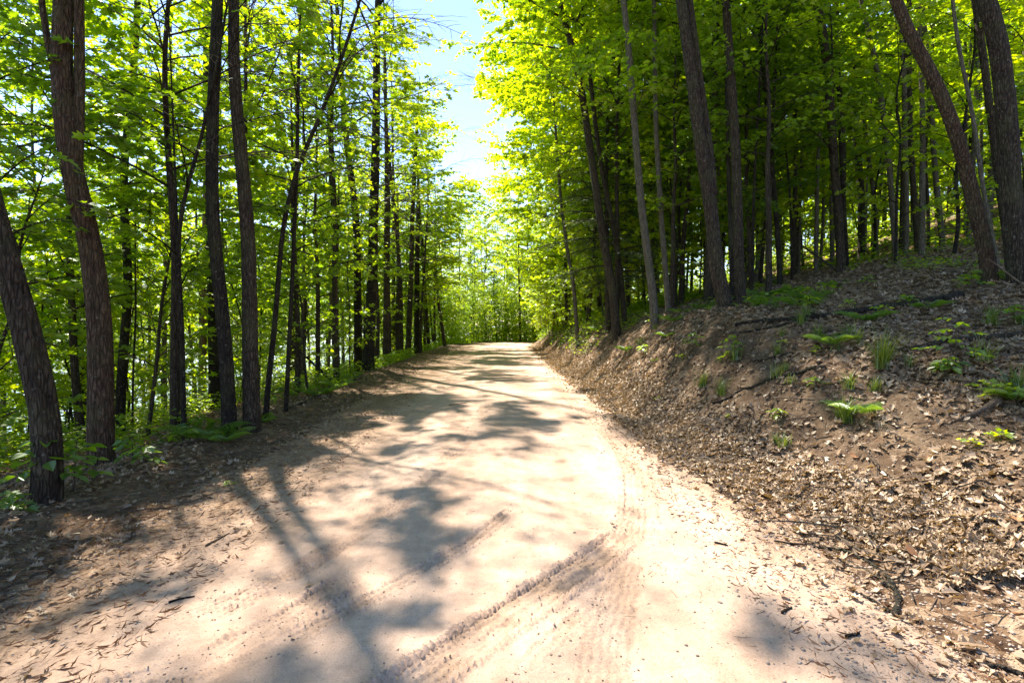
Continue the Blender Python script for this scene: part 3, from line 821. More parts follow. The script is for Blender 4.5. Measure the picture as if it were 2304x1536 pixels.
# --- right side
hero("slim pale pole leaning left at the bank top, nearest the road's vanishing point", (1301, 686), [(1290, 630), (1278, 573), (1270, 510), (1262, 456), (1256, 380)], 9, 6, 'g', UNDER(4, 22, 2.0, ls=.12), M_LEAFY, seedv=130, d=20, H=11)
hero("brown trunk leaning left on the bank, partner of the thinner one touching it", (1388, 706), [(1380, 650), (1368, 590), (1356, 534), (1341, 417), (1325, 320), (1308, 200), (1292, 120), (1262, 20)], 20, 13, 'b', [TALL(8, 26, 5.2, dens=24, e0=.42), SPARSE(3.5, 5, 1.6)], seedv=131, d=15.5, m=16)
hero("thinner trunk rising close against the brown leaning one on the bank", (1406, 706), [(1400, 650), (1391, 573), (1376, 480), (1360, 417), (1345, 330), (1330, 200)], 13, 9, 'b', TALL(5, 16, 2.4, ls=.14), seedv=132, d=16.2)
hero("pale grey slender trunk leaning over a dirt overhang at the bank edge", (1474, 722), [(1470, 660), (1459, 583), (1446, 478), (1436, 387), (1423, 228), (1412, 90), (1402, 0)], 19, 12, 'g', [TALL(8, 26, 5.2, dens=24, e0=.42), SPARSE(2.4, 4, 1.4)], seedv=133, d=12.6, m=14)
hero("thin grey trunk just right of the one over the dirt overhang", (1504, 700), [(1502, 661), (1491, 524), (1484, 410), (1475, 273), (1472, 100), (1470, 0)], 13, 9, 'g', [TALL(8, 26, 5.2, dens=24, e0=.42), SPARSE(2.4, 4, 1.4)], seedv=134, d=13.5)
hero("forked brown trunk lit on its left side, most prominent of the bank", (1634, 716), [(1623, 660), (1612, 580), (1605, 501), (1591, 410), (1573, 319), (1555, 182), (1537, 45), (1530, -20)], 34, 22, 'b', TALL(8, 26, 5.2, dens=24, e0=.42), seedv=135, d=10.3, m=28, knobs=.6, nseg=80,
     forks=[([(1604, 440), (1603, 387), (1592, 310), (1580, 230), (1568, 137), (1556, 40)], 20, 15, 13)])
hero("straight brown trunk with mossy foot right beside the forked one", (1668, 692), [(1664, 640), (1663, 550), (1662, 456), (1655, 319), (1641, 137), (1630, 0)], 25, 17, 'b', TALL(8, 26, 5.2, dens=24, e0=.42), seedv=136, d=11.4, m=20, knobs=.4, nseg=60)
hero("narrow dark trunk squeezed behind the forked tree and its straight neighbour", (1648, 690), [(1646, 600), (1645, 500), (1641, 400), (1636, 250)], 11, 8, 'd', TALL(5, 14, 2.2), seedv=137, d=12.6)
hero("thin dark pole left of the crooked stem on the slope", (1690, 668), [(1694, 600), (1696, 500), (1700, 380), (1706, 250)], 7, 5, 'd', UNDER(3, 16, 1.8), seedv=1371, d=13, H=9)
hero("thin pole on the slope left of the dark gap", (1733, 636), [(1732, 560), (1734, 450), (1738, 330)], 9, 7, 'b', UNDER(3, 16, 2.0), M_LEAFD, seedv=138, d=14, H=9)
hero("slim dark trunk standing against the bright leaves mid-slope", (1755, 640), [(1752, 560), (1746, 456), (1740, 380), (1732, 290), (1714, 137), (1700, 0)], 12, 8, 'd', TALL(5, 14, 2.3), seedv=139, d=14)
hero("wire-thin stem left of the broken leaning snag", (1782, 630), [(1781, 540), (1779, 430), (1766, 296)], 6, 4, 'd', UNDER(2.6, 14, 1.7), M_LEAFD, seedv=140, d=14.5, H=8)
hero("dark trunk with mossy base where the dead snag leans", (1893, 616), [(1890, 540), (1887, 456), (1880, 380), (1873, 300), (1860, 159), (1849, 68), (1835, 0)], 21, 19, 'b', TALL(7, 20, 4.2, dens=18, e0=.5), seedv=141, d=13.3, m=16, knobs=.4)
hero("dark narrow trunk hugging the right side of the mossy-based one", (1906, 590), [(1901, 500), (1897, 400), (1893, 300), (1886, 150)], 10, 8, 'd', TALL(5, 12, 2.2), seedv=142, d=15)
hero("grey trunk with lichen, left of three at the sunlit leaf patch", (2015, 590), [(2012, 520), (2010, 456), (2005, 400), (1997, 319), (1974, 182), (1960, 100), (1947, 45)], 14, 10, 'g', TALL(6, 12, 2.2), seedv=143, d=14.2)
hero("pale thin trunk, middle of three at the sunlit leaf patch", (2038, 584), [(2040, 500), (2042, 410), (2039, 300), (2036, 182), (2024, 60)], 12, 10, 'g', TALL(6, 12, 2.2), seedv=144, d=14.6)
hero("dark trunk, right of three at the sunlit leaf patch", (2065, 576), [(2062, 500), (2056, 410), (2050, 280), (2046, 140)], 15, 11, 'b', TALL(6, 12, 2.2), seedv=145, d=14.8)
hero("slim trunk behind the sunlit leaf patch with a pale left edge", (2090, 524), [(2088, 450), (2084, 380), (2081, 273), (2070, 120)], 9, 7, 'b', TALL(6, 12, 2.2), seedv=146, d=18)
hero("grey trunk standing above the sunlit leaf patch, small yellow fern at its foot", (2121, 543), [(2115, 480), (2108, 410), (2104, 340), (2097, 273), (2088, 180), (2079, 91), (2074, 0)], 14, 11, 'g', TALL(6, 12, 2.3), seedv=147, d=16)
hero("pale crooked stem deep in the dark part of the slope", (1974, 528), [(1968, 450), (1960, 387), (1950, 300), (1938, 228), (1930, 120), (1924, 45)], 10, 8, 'g', UNDER(5, 16, 2.0), M_LEAFD, seedv=148, d=19)
hero("tall dark trunk deep in the slope between pale stems", (1940, 512), [(1938, 440), (1932, 350), (1924, 273), (1920, 120), (1918, 0)], 17, 14, 'd', TALL(7, 14, 2.4), seedv=149, d=21)
hero("long smooth trunk arching from lower right to upper left", (2226, 690), [(2226, 640), (2222, 580), (2208, 500), (2192, 433), (2172, 370), (2152, 319), (2126, 250), (2102, 182), (2075, 120), (2048, 66), (2018, 0)], 40, 25, 'r', TALL(7, 20, 4.2, dens=18, e0=.5), seedv=150, d=8.4, m=30, knobs=.25, nseg=90)
hero("slender wavy stem between the arching trunk and the big right one", (2243, 640), [(2240, 560), (2232, 500), (2221, 456), (2206, 380), (2193, 319), (2184, 250), (2170, 182), (2160, 110), (2152, 45)], 11, 8, 'g', UNDER(6, 10, 1.6), seedv=151, d=9.5)
hero("tree half hidden left of the huge right-edge trunk", (2272, 600), [(2265, 547), (2258, 450), (2247, 365), (2234, 290), (2220, 228), (2208, 120), (2202, 68)], 20, 17, 'b', TALL(6, 12, 2.4), seedv=152, d=11)
hero("huge mossy trunk curving left at the right edge of the photo", (2296, 692), [(2292, 600), (2286, 500), (2279, 430), (2272, 330), (2252, 170), (2236, 80), (2216, 0)], 60, 44, 'b', TALL(7, 20, 4.2, dens=18, e0=.5), seedv=153, d=8.0, m=36, knobs=.5, nseg=90)

# --- conifers seen among the maples
HEM = dict(z0=1.6, n=74, L=3.0, e0=.12, e1=.6, et=-.42, ts=.11, dens=85, ls=.075, tpl='needle', shape='cone', tr=.30, rmax=.03, pet=.03, ntilt=.5, droop=.5, te=-.1, full=True)
P0 = np.array([2.95, 17.3, 0]); z = float(terrain(3.25, 17.3))
make_tree("dark hemlock with drooping boughs over the right bank, darkest foliage near the road", [(P0[0] + .3, 17.3, z), (P0[0] + .2, 17.3, z + 5), (P0[0] + .25, 17.3, z + 9)], (.10, .02), 'b', HEM, M_NEEDLE, 161, m=8, name="hemlock_tree")
z = float(terrain(4.6, 27)); make_tree("second hemlock, paler and behind the dark drooping one", [(4.6, 27, z), (4.5, 27, z + 7), (4.6, 27, z + 13)], (.13, .02), 'b', dict(HEM, L=2.8, ls=.11, dens=30, ts=.16), M_NEEDLE, 162, m=8, name="hemlock_tree")
z = float(terrain(-5.6, 25)); make_tree("young hemlock filling the gap under the distant left group", [(-5.6, 25, z), (-5.5, 25, z + 4), (-5.5, 25, z + 8)], (.08, .015), 'b', dict(HEM, z0=1.2, L=1.7, n=44, dens=50), M_NEEDLE, 163, m=8, name="hemlock_tree")
PINE = dict(z0=6, n=34, L=3.0, e0=.25, e1=.9, et=.25, ts=.3, dens=60, ls=.16, tpl='needle', shape='oval', tr=.30, rmax=.05, pet=.02, ntilt=1.2, droop=-.3, lte=.3)
for (x_, y_, h_, lb_) in ((-5.3, 21.5, 17, "white pine with long bare boughs reaching into the sky gap"), (-7.2, 31, 19, "feathery pine topping the left side of the sky gap"), (-4.6, 62, 16, "pale pine behind the crest, right under the sky gap"), (5.6, 14.6, 16, "pine with wispy grey-green boughs above the bank")):
    z = float(terrain(x_, y_)); make_tree(lb_, [(x_, y_, z), (x_ + .1, y_, z + h_ * .5), (x_, y_, z + h_)], (.14, .03), 'b', PINE, M_PINE, 164 + int(abs(x_ * 7)), m=10, name="pine_tree")

# --- leafy understory trees between the named trunks
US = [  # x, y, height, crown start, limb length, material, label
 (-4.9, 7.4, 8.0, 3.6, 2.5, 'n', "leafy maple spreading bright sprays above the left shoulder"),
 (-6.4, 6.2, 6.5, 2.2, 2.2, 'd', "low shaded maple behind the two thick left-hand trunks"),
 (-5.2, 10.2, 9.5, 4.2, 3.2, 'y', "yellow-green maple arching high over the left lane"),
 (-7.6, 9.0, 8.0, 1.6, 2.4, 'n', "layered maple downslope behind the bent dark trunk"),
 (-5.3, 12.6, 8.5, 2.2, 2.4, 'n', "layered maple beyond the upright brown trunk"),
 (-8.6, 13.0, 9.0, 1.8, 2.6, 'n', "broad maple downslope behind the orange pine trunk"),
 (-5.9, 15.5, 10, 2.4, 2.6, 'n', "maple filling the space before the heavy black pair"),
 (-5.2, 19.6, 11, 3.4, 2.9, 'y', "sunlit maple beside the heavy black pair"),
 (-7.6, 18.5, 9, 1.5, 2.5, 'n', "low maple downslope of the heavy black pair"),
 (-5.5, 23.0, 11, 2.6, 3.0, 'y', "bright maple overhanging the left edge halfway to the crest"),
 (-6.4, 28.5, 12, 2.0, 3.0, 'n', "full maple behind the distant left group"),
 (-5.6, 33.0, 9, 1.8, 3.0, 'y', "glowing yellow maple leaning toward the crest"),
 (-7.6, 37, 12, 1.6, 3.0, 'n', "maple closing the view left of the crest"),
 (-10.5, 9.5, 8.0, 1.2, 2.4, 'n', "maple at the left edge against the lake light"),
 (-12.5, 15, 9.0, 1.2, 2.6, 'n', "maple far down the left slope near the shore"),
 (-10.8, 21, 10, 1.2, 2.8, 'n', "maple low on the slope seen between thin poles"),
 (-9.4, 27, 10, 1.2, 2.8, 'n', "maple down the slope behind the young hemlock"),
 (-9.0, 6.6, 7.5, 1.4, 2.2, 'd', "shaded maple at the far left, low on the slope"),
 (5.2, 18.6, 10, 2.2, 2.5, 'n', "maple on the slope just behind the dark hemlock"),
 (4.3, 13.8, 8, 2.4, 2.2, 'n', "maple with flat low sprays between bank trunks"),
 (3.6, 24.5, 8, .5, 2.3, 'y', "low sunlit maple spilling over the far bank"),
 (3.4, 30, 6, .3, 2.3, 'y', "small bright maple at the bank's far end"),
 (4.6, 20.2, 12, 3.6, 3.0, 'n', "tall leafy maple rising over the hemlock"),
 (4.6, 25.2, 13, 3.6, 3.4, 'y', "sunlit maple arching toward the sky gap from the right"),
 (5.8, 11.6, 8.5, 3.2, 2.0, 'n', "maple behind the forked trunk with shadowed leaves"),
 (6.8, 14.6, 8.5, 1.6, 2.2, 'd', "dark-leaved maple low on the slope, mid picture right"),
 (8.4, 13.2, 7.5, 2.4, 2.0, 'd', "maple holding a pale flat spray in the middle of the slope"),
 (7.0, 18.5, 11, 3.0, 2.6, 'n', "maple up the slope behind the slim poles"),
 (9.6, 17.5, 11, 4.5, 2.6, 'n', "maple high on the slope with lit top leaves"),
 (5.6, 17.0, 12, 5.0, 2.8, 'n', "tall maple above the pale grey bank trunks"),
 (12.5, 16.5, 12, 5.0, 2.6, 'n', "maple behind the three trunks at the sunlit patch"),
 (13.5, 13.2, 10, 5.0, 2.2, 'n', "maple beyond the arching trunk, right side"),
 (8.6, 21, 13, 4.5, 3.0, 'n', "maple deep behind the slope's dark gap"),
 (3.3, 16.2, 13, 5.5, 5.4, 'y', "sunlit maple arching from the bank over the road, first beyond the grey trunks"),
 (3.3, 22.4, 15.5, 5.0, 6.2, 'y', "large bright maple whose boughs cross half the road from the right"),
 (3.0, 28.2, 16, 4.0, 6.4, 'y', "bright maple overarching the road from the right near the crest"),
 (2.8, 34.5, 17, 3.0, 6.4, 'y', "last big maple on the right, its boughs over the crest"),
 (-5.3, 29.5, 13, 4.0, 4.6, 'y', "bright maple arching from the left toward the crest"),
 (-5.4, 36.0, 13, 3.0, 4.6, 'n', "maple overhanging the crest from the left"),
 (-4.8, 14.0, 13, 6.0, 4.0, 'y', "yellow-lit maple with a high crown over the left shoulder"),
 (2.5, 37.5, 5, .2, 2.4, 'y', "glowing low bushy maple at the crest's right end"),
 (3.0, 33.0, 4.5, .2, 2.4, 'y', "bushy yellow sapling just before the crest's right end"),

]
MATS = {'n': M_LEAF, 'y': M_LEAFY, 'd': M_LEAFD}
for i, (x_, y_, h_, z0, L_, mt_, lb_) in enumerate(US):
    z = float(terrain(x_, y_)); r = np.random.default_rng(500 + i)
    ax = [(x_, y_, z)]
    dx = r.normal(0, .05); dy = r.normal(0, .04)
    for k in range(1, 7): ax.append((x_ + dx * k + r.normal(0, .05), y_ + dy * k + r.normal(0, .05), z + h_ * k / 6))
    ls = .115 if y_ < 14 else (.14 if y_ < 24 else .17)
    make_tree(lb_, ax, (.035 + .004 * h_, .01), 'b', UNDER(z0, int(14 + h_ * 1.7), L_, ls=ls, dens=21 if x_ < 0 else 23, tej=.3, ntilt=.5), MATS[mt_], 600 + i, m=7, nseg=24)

# --- the wood behind: copies of a few trees, each standing on its own spot
def proto(h, z0, L, r0, mt, tall, i):
    r = np.random.default_rng(900 + i); ax = [(0, 0, 0)]
    dx, dy = r.normal(0, .10), r.normal(0, .10)
    for k in range(1, 8): ax.append((dx * k + r.normal(0, .07), dy * k + r.normal(0, .07), h * k / 7))
    sp = TALL(z0, 13, L, dens=17, ls=.22, ts=.28, tej=.4, ntilt=.7) if tall else UNDER(z0, int(12 + h * 1.8), L, ls=.21 if h > 6 else .12, dens=23, ts=.17, tpl='diam' if h > 6 else 'maple', tej=.45, ntilt=.7, e0=.75, et=.1)
    o = make_tree("x", ax, (r0, r0 * .3), 'g' if i % 3 == 0 else ('b' if i % 3 == 1 else 'd'), sp, MATS[mt], 950 + i, m=7, nseg=22, prune=False, name="wood_tree")
    return o
PT = [proto(15, 7, 2.8, .13, 'n', True, 0), proto(13, 5.5, 2.6, .09, 'n', True, 1), proto(16, 8, 3.0, .17, 'n', True, 2),
      proto(9, 1.8, 2.6, .06, 'n', False, 3), proto(11, 3, 2.8, .07, 'n', False, 4), proto(7, 1.0, 2.3, .045, 'n', False, 5), proto(10, 1.2, 3.0, .08, 'y', False, 6),
      proto(15, 1.5, 3.6, .14, 'y', False, 7), proto(4.2, .35, 1.5, .02, 'y', False, 8), proto(3.0, .2, 1.2, .016, 'n', False, 9), proto(5.4, .6, 1.7, .025, 'n', False, 10)]
THIN = []
for i_, (h_, z_, L_, r_) in enumerate(((8.5, 1.6, 2.4, .05), (11, 2.2, 2.8, .07), (14.5, 2.6, 3.4, .11), (7, 1.0, 2.0, .035))):
    rr_ = np.random.default_rng(1300 + i_); ax_ = [(0, 0, 0)]
    for k in range(1, 8): ax_.append((.05 * k + rr_.normal(0, .07), rr_.normal(0, .08) * k ** .5, h_ * k / 7))
    THIN.append(make_tree("x", ax_, (r_, r_ * .3), 'd', UNDER(z_, int(9 + h_ * 1.3), L_, ls=.15 if i_ != 2 else .19, dens=17 if i_ != 2 else 27, ts=.2, tpl='maple' if i_ in (0, 3) else 'oval', tej=.4, ntilt=.7, e0=.6, et=.05), M_LEAFY if i_ != 1 else M_LEAF, 1350 + i_, m=7, nseg=22, prune=False, name="wood_tree"))
PT.append(make_tree('x', [(0, 0, 0), (.12, .1, 4), (.05, .25, 8), (.2, .1, 12.5)], (.055, .02), 'g', TALL(7.5, 9, 1.5, dens=14, ls=.17, tej=.4), M_LEAF, 977, m=7, nseg=22, prune=False, name='pole_tree'))
PT += THIN      # 12, 13, 14, 15
for p in PT[8:11]: p.name = "sapling"; p["category"] = "sapling"
used = set()
spots = []
taken = [(o.location.x, o.location.y) for o in bpy.data.objects if o.parent is None and o.type == 'EMPTY' and o not in PT]
def try_spot(x, y, dmin):
    for a, b_ in taken:
        if (a - x) ** 2 + (b_ - y) ** 2 < dmin * dmin: return False
    taken.append((x, y)); return True
r = np.random.default_rng(44)
def scatter(n, fx, dmin, kinds, label, group, zmin=-4.0):
    k = 0; tries = 0
    while k < n and tries < n * 60:
        tries += 1
        x, y = fx()
        c = float(road_c(y))
        if y < 47 and -4.0 < x - c < (3.6 if min(kinds) < 8 else 3.3): continue
        if abs(x) > 1.08 * y + 4: continue
        if not try_spot(x, y, dmin): continue
        p = PT[int(r.choice(kinds))]
        z = float(terrain(x, y)) - .05
        if z < -4.0: continue
        sc = (r.uniform(.8, 1.2), r.uniform(.82, 1.15))
        # the open strip of sky over the road: no tall crown right under it
        if y > 38 and -.20 < x / y < -.03: sc = (sc[0] * .9, min(sc[1], .30 * y / 15))
        if p.name not in used:
            used.add(p.name); p.location = (x, y, z); p.scale = (sc[0], sc[0], sc[1]); p.rotation_euler = (0, 0, r.uniform(0, 6.28)); p["label"] = label; p["group"] = group
        else:
            dup_tree(p, (x, y, z), r.uniform(0, 6.28), sc, label, group)
        k += 1
    print("SCATTER", group, k)
scatter(70, lambda: (r.uniform(6, 34), r.uniform(12, 36)), 1.3, [0, 1, 1, 3, 4, 6, 5, 6], "slender tree standing in the shady wood up the right-hand slope", "trees of the wood up the slope")
scatter(38, lambda: (r.uniform(3, 60), r.uniform(34, 75)), 2.2, [0, 7, 4, 7, 3, 6, 7], "distant tree far up the wooded hill on the right", "trees far up the hill")
scatter(40, lambda: (r.uniform(-26, -6), r.uniform(8, 38)), 1.7, [12, 12, 13, 15, 15, 3], "tree on the slope that falls to the lake on the left", "trees down the lake slope")
scatter(22, lambda: (r.uniform(-30, -5), r.uniform(36, 80)), 2.6, [12, 13, 14, 6], "distant tree far along the left of the road toward the lake", "distant lakeside trees")
scatter(62, lambda: (r.uniform(-10, 12), r.uniform(43, 70)), 1.5, [15, 14, 15, 14, 12, 12], "tree in the green wall behind the crest of the road", "trees behind the crest")
scatter(44, lambda: (r.uniform(5, 24), r.uniform(11.5, 30)), .8, [11], "thin bare-stemmed pole tree among the trunks of the right-hand wood", "pole trees in the right-hand wood")
scatter(18, lambda: (r.uniform(-14, -5), r.uniform(12, 34)), .9, [11], "thin bare-stemmed pole tree below the left shoulder", "pole trees below the left shoulder")
scatter(11, lambda: (r.uniform(5.0, 13), r.uniform(10.8, 20)), .9, [12, 15, 15, 10], "airy young maple with flat sprays among the trunks at the top of the bank", "young maples at the bank top")
def lg():
    y = 6.5 * (40 / 6.5) ** r.random(); return float(road_c(y)) - 4.1 - 9 * r.random() ** 1.5, y
scatter(38, lg, .9, [8, 9, 10, 10], "leafy sapling in the undergrowth below the left shoulder", "saplings along the left slope")
scatter(24, lambda: (r.uniform(-24, -10), r.uniform(9, 40)), 1.2, [10, 8, 10], "sapling near the lake shore, bright against the water", "lake shore saplings")
scatter(44, lambda: (r.uniform(5.5, 36), r.uniform(11, 40)), 1.2, [8, 9, 10, 9], "small sapling in the shade of the right-hand wood", "saplings in the right-hand wood")
scatter(22, lambda: (float(road_c(22)) + r.uniform(2.9, 6.5), r.uniform(17, 40)), .9, [8, 9], "bushy sapling on the far part of the right bank", "saplings on the far bank")
scatter(64, lambda: (r.uniform(-8, 9), r.uniform(41, 54)), .9, [8, 8, 10], "sapling in the thicket behind the crest of the road", "thicket saplings behind the crest")
for p in PT:
    if p.name not in used:
        for c in list(p.children): bpy.data.objects.remove(c)
        bpy.data.objects.remove(p)
# ------------------------------------------------------------------ leaf litter, needles, gravel (nobody could count these)
def slope_normal(x, y, e=.12):
    dzx = (terrain(x + e, y) - terrain(x - e, y)) / (2 * e); dzy = (terrain(x, y + e) - terrain(x, y - e)) / (2 * e)
    N = np.stack([-dzx, -dzy, np.ones_like(x)], -1)
    return N / np.linalg.norm(N, axis=1)[:, None]

def surf(x, y):
    """top of whatever lies there: road sheet or ground"""
    u = np.abs(x - road_c(y))
    zr = np.full(x.shape, -9.); m_ = u < HALF + .6
    if m_.any(): zr[m_] = road_zf(x[m_], y[m_])
    return np.maximum(terrain(x, y), zr)

def scatter_litter(r, x, y, size, tpl, buf, tint, lift=.012, tilt=.35, curl=(.1, .9)):
    n = len(x)
    z = surf(x, y) + r.uniform(.002, lift, n)
    N = slope_normal(x, y) + np.stack([r.normal(0, tilt, n), r.normal(0, tilt, n), np.zeros(n)], -1)
    N /= np.linalg.norm(N, axis=1)[:, None]
    a = r.uniform(0, 6.28, n); D = np.stack([np.cos(a), np.sin(a), r.normal(0, .1, n)], -1)
    D -= N * (D * N).sum(1)[:, None]
    place_leaves(buf, tpl, np.stack([x, y, z], -1), D, N, size, tint, curl=r.uniform(*curl, n))

def zone_points(r, n, umin, umax, y0, y1, side, dens):
    """random points with distance-weighted density; side +1 right of the road, -1 left; dens(u,x,y) in 0..1"""
    X, Y = [], []; got = 0
    for _ in range(60):
        m_ = n * 2
        y = y0 * (y1 / y0) ** r.random(m_)                      # log-distributed in distance
        u = umin + (umax - umin) * r.random(m_) ** 1.2
        x = road_c(y) + side * (HALF + u)
        k = (r.random(m_) < dens(u, x, y)) & (np.abs(x) < 1.12 * y + 1.5)
        X.append(x[k]); Y.append(y[k]); got += k.sum()
        if got >= n: break
    return np.concatenate(X)[:n], np.concatenate(Y)[:n]

r = np.random.default_rng(321)
lit = Buf()
for tpl, cnt, sz in ((T_OAK, 30000, .078), (T_MAPLE, 28000, .07), (T_OVAL, 34000, .05)):
    dn = lambda u, x, y: (.34 + .7 * sst(.8, .2, u) * sst(2.6, 4.5, y) + .6 * sst(1.7, 2.6, u)) * (.16 + .84 * sst(2.7, 3.5, y - .35 * u)) * (1 - .9 * sst(5.5, 4.2, y) * sst(.55, .1, u)) * (.35 + .65 * sst(-.08, .1, fbm(x * 1.1, y * 1.1, 3, 121)))
    x, y = zone_points(r, cnt, -.25, 15, 2.0, 34, 1, dn)
    t = np.clip(r.normal(.33, .25, len(x)), 0, 1)
    scatter_litter(r, x, y, sz * r.uniform(.35, 1.35, len(x)) * (1 + .015 * y), tpl, lit, t, lift=.03, tilt=.32)
    # windrow of leaves in the ditch along the toe of the bank
    yy = 3.0 * (36 / 3.0) ** r.random(cnt // 2); xx = road_c(yy) + HALF + .05 + .68 * sst(6.2, 3.9, yy) + r.normal(0, .24, len(yy)) * (1 - .35 * sst(6.5, 3.8, yy)) + .25 * fbm(yy * .8, yy * 0, 2, 77)
    scatter_litter(r, xx, yy, sz * r.uniform(.6, 1.15, len(xx)), tpl, lit, np.clip(r.normal(.45, .25, len(xx)), 0, 1), lift=.045, tilt=.4)
    dn = lambda u, x, y: (.15 + .85 * sst(.5, 1.6, u)) * (.3 + .7 * sst(-.08, .1, fbm(x * 1.1, y * 1.1, 3, 122)))
    x, y = zone_points(r, cnt // 2, -.2, 12, 2.4, 30, -1, dn)
    scatter_litter(r, x, y, sz * .9 * r.uniform(.6, 1.2, len(x)), tpl, lit, np.clip(r.normal(.42, .2, len(x)), 0, 1), lift=.03, tilt=.4)
    # a thin sprinkle blown onto the sand near the right edge
    yy = r.uniform(2.0, 7, 160); xx = road_c(yy) + HALF - np.abs(r.normal(0, .30, 160))
    scatter_litter(r, xx, yy, .055 * r.uniform(.5, 1.2, 160), tpl, lit, np.clip(r.normal(.6, .2, 160), 0, 1), lift=.01)
    yy = r.uniform(2.2, 9, 170); xx = road_c(yy) - HALF + np.abs(r.normal(0, .45, 170))
    scatter_litter(r, xx, yy, .05 * r.uniform(.5, 1.2, 170), tpl, lit, np.clip(r.normal(.45, .2, 170), 0, 1), lift=.01)
tag(link("leaf_litter", lit.mesh("leaf_litter", M_DEAD, smooth=False)), "pale brown dead leaves covering both sides of the road", "leaf litter", None, "stuff")

ned = Buf(); T_NED = _leaf([(.012, .5)], 0, .05)
def needles(xc, yc, sx, sy, n, size=.062):
    x = xc + r.normal(0, sx, n); y = yc + r.normal(0, sy, n)
    scatter_litter(r, x, y, size * r.uniform(.5, 1.3, n), T_NED, ned, np.clip(r.normal(.4, .2, n), 0, 1), lift=.02, tilt=.15, curl=(-.15, .15))
for _ in range(46):
    yc = 2.4 * (14 / 2.4) ** r.random(); needles(float(road_c(yc)) - HALF - .1 + r.normal(.1, .38), yc, .35, .28 + .03 * yc, 260)
for xc, yc in ((-3.3, 4.2), (-2.9, 3.7), (-3.6, 5.0), (4.9, 5.2), (4.6, 4.8), (5.6, 6.0), (2.6, 4.1)): needles(xc, yc, .3, .25, 800)
for _ in range(34):
    yc = 2.2 * (12 / 2.2) ** r.random(); needles(float(road_c(yc)) + HALF + r.uniform(-.5, 1.2), yc, .3, .3, 160)
x, y = zone_points(r, 5000, -.9, 3, 1.9, 9, 1, lambda u, x, y: u * 0 + 1); scatter_litter(r, x, y, .06 * r.uniform(.4, 1.4, len(x)), T_NED, ned, np.clip(r.normal(.35, .2, len(x)), 0, 1), lift=.01)
x, y = zone_points(r, 6000, -1.2, 2, 1.9, 12, -1, lambda u, x, y: u * 0 + 1); scatter_litter(r, x, y, .07 * r.uniform(.4, 1.4, len(x)), T_NED, ned, np.clip(r.normal(.35, .2, len(x)), 0, 1), lift=.01)
tag(link("needle_litter", ned.mesh("needle_litter", M_STRAW, smooth=False)), "rusty pine needles drifted along both shoulders", "pine needles", None, "stuff")

T_STICK = (np.array([[-.012, 0, 0], [.012, 0, 0], [0, 0, .02], [.06, .5, .0], [.084, .5, 0], [.072, .5, .02], [-.008, 1, 0], [.008, 1, 0], [0, 1, .012]]), [[0, 3, 4, 1], [1, 4, 5, 2], [2, 5, 3, 0], [3, 6, 7, 4], [4, 7, 8, 5], [5, 8, 6, 3]])
stk = Buf()
x, y = zone_points(r, 1500, .0, 9, 2.6, 22, 1, lambda u, x, y: u * 0 + 1); scatter_litter(r, x, y, .30 * r.uniform(.2, 1.6, len(x)) ** 1.3, T_STICK, stk, r.random(len(x)), lift=.02, tilt=.12, curl=(-.1, .1))
x, y = zone_points(r, 700, -.3, 6, 2.6, 22, -1, lambda u, x, y: u * 0 + 1); scatter_litter(r, x, y, .26 * r.uniform(.2, 1.6, len(x)) ** 1.3, T_STICK, stk, r.random(len(x)), lift=.02, tilt=.12, curl=(-.1, .1))
x, y = zone_points(r, 130, -1.6, .2, 1.9, 9, 1, lambda u, x, y: u * 0 + 1); scatter_litter(r, x, y, .07 * r.uniform(.4, 1.6, len(x)), T_STICK, stk, r.random(len(x)), lift=.006, tilt=.05, curl=(0, .1))
tag(link("twig_litter", stk.mesh("twig_litter", M_TWIG, smooth=False)), "small broken twigs strewn through the leaf litter", "twigs", None, "stuff")

ICO_V = None
def ico():
    t = (1 + 5 ** .5) / 2
    V = np.array([[-1, t, 0], [1, t, 0], [-1, -t, 0], [1, -t, 0], [0, -1, t], [0, 1, t], [0, -1, -t], [0, 1, -t], [t, 0, -1], [t, 0, 1], [-t, 0, -1], [-t, 0, 1]], float)
    V /= np.linalg.norm(V[0])
    Fc = np.array([[0, 11, 5], [0, 5, 1], [0, 1, 7], [0, 7, 10], [0, 10, 11], [1, 5, 9], [5, 11, 4], [11, 10, 2], [10, 7, 6], [7, 1, 8], [3, 9, 4], [3, 4, 2], [3, 2, 6], [3, 6, 8], [3, 8, 9], [4, 9, 5], [2, 4, 11], [6, 2, 10], [8, 6, 7], [9, 8, 1]])
    return V, Fc
IV, IF = ico()
def pebbles(x, y, size, name, mat, label, cat, sink=.35):
    n = len(x); z = surf(x, y)
    sc = size[:, None] * np.stack([r.uniform(.7, 1.3, n), r.uniform(.7, 1.3, n), r.uniform(.45, .8, n)], -1)
    a = r.uniform(0, 6.28, n)
    V = IV[None] * sc[:, None] * r.uniform(.82, 1.15, (n, 12, 1))
    X = V[..., 0] * np.cos(a)[:, None] - V[..., 1] * np.sin(a)[:, None]; Y = V[..., 0] * np.sin(a)[:, None] + V[..., 1] * np.cos(a)[:, None]
    W_ = np.stack([X + x[:, None], Y + y[:, None], V[..., 2] + (z + sc[:, 2] * (1 - 2 * sink))[:, None]], -1).reshape(-1, 3)
    fs = (IF[None] + (np.arange(n) * 12)[:, None, None]).reshape(-1, 3)
    return tag(link(name, mesh_from(name, W_, [fs], mat, True, np.repeat(r.random(n), 12))), label, cat, None, "stuff")
yy = 1.7 + 5.5 * r.random(9000) ** 1.9; xx = road_c(yy) + HALF + r.normal(.05, .5, len(yy))
y2 = 1.7 + 7 * r.random(4200) ** 1.4; x2 = road_c(y2) + r.uniform(-2.7, 2.6, len(y2))
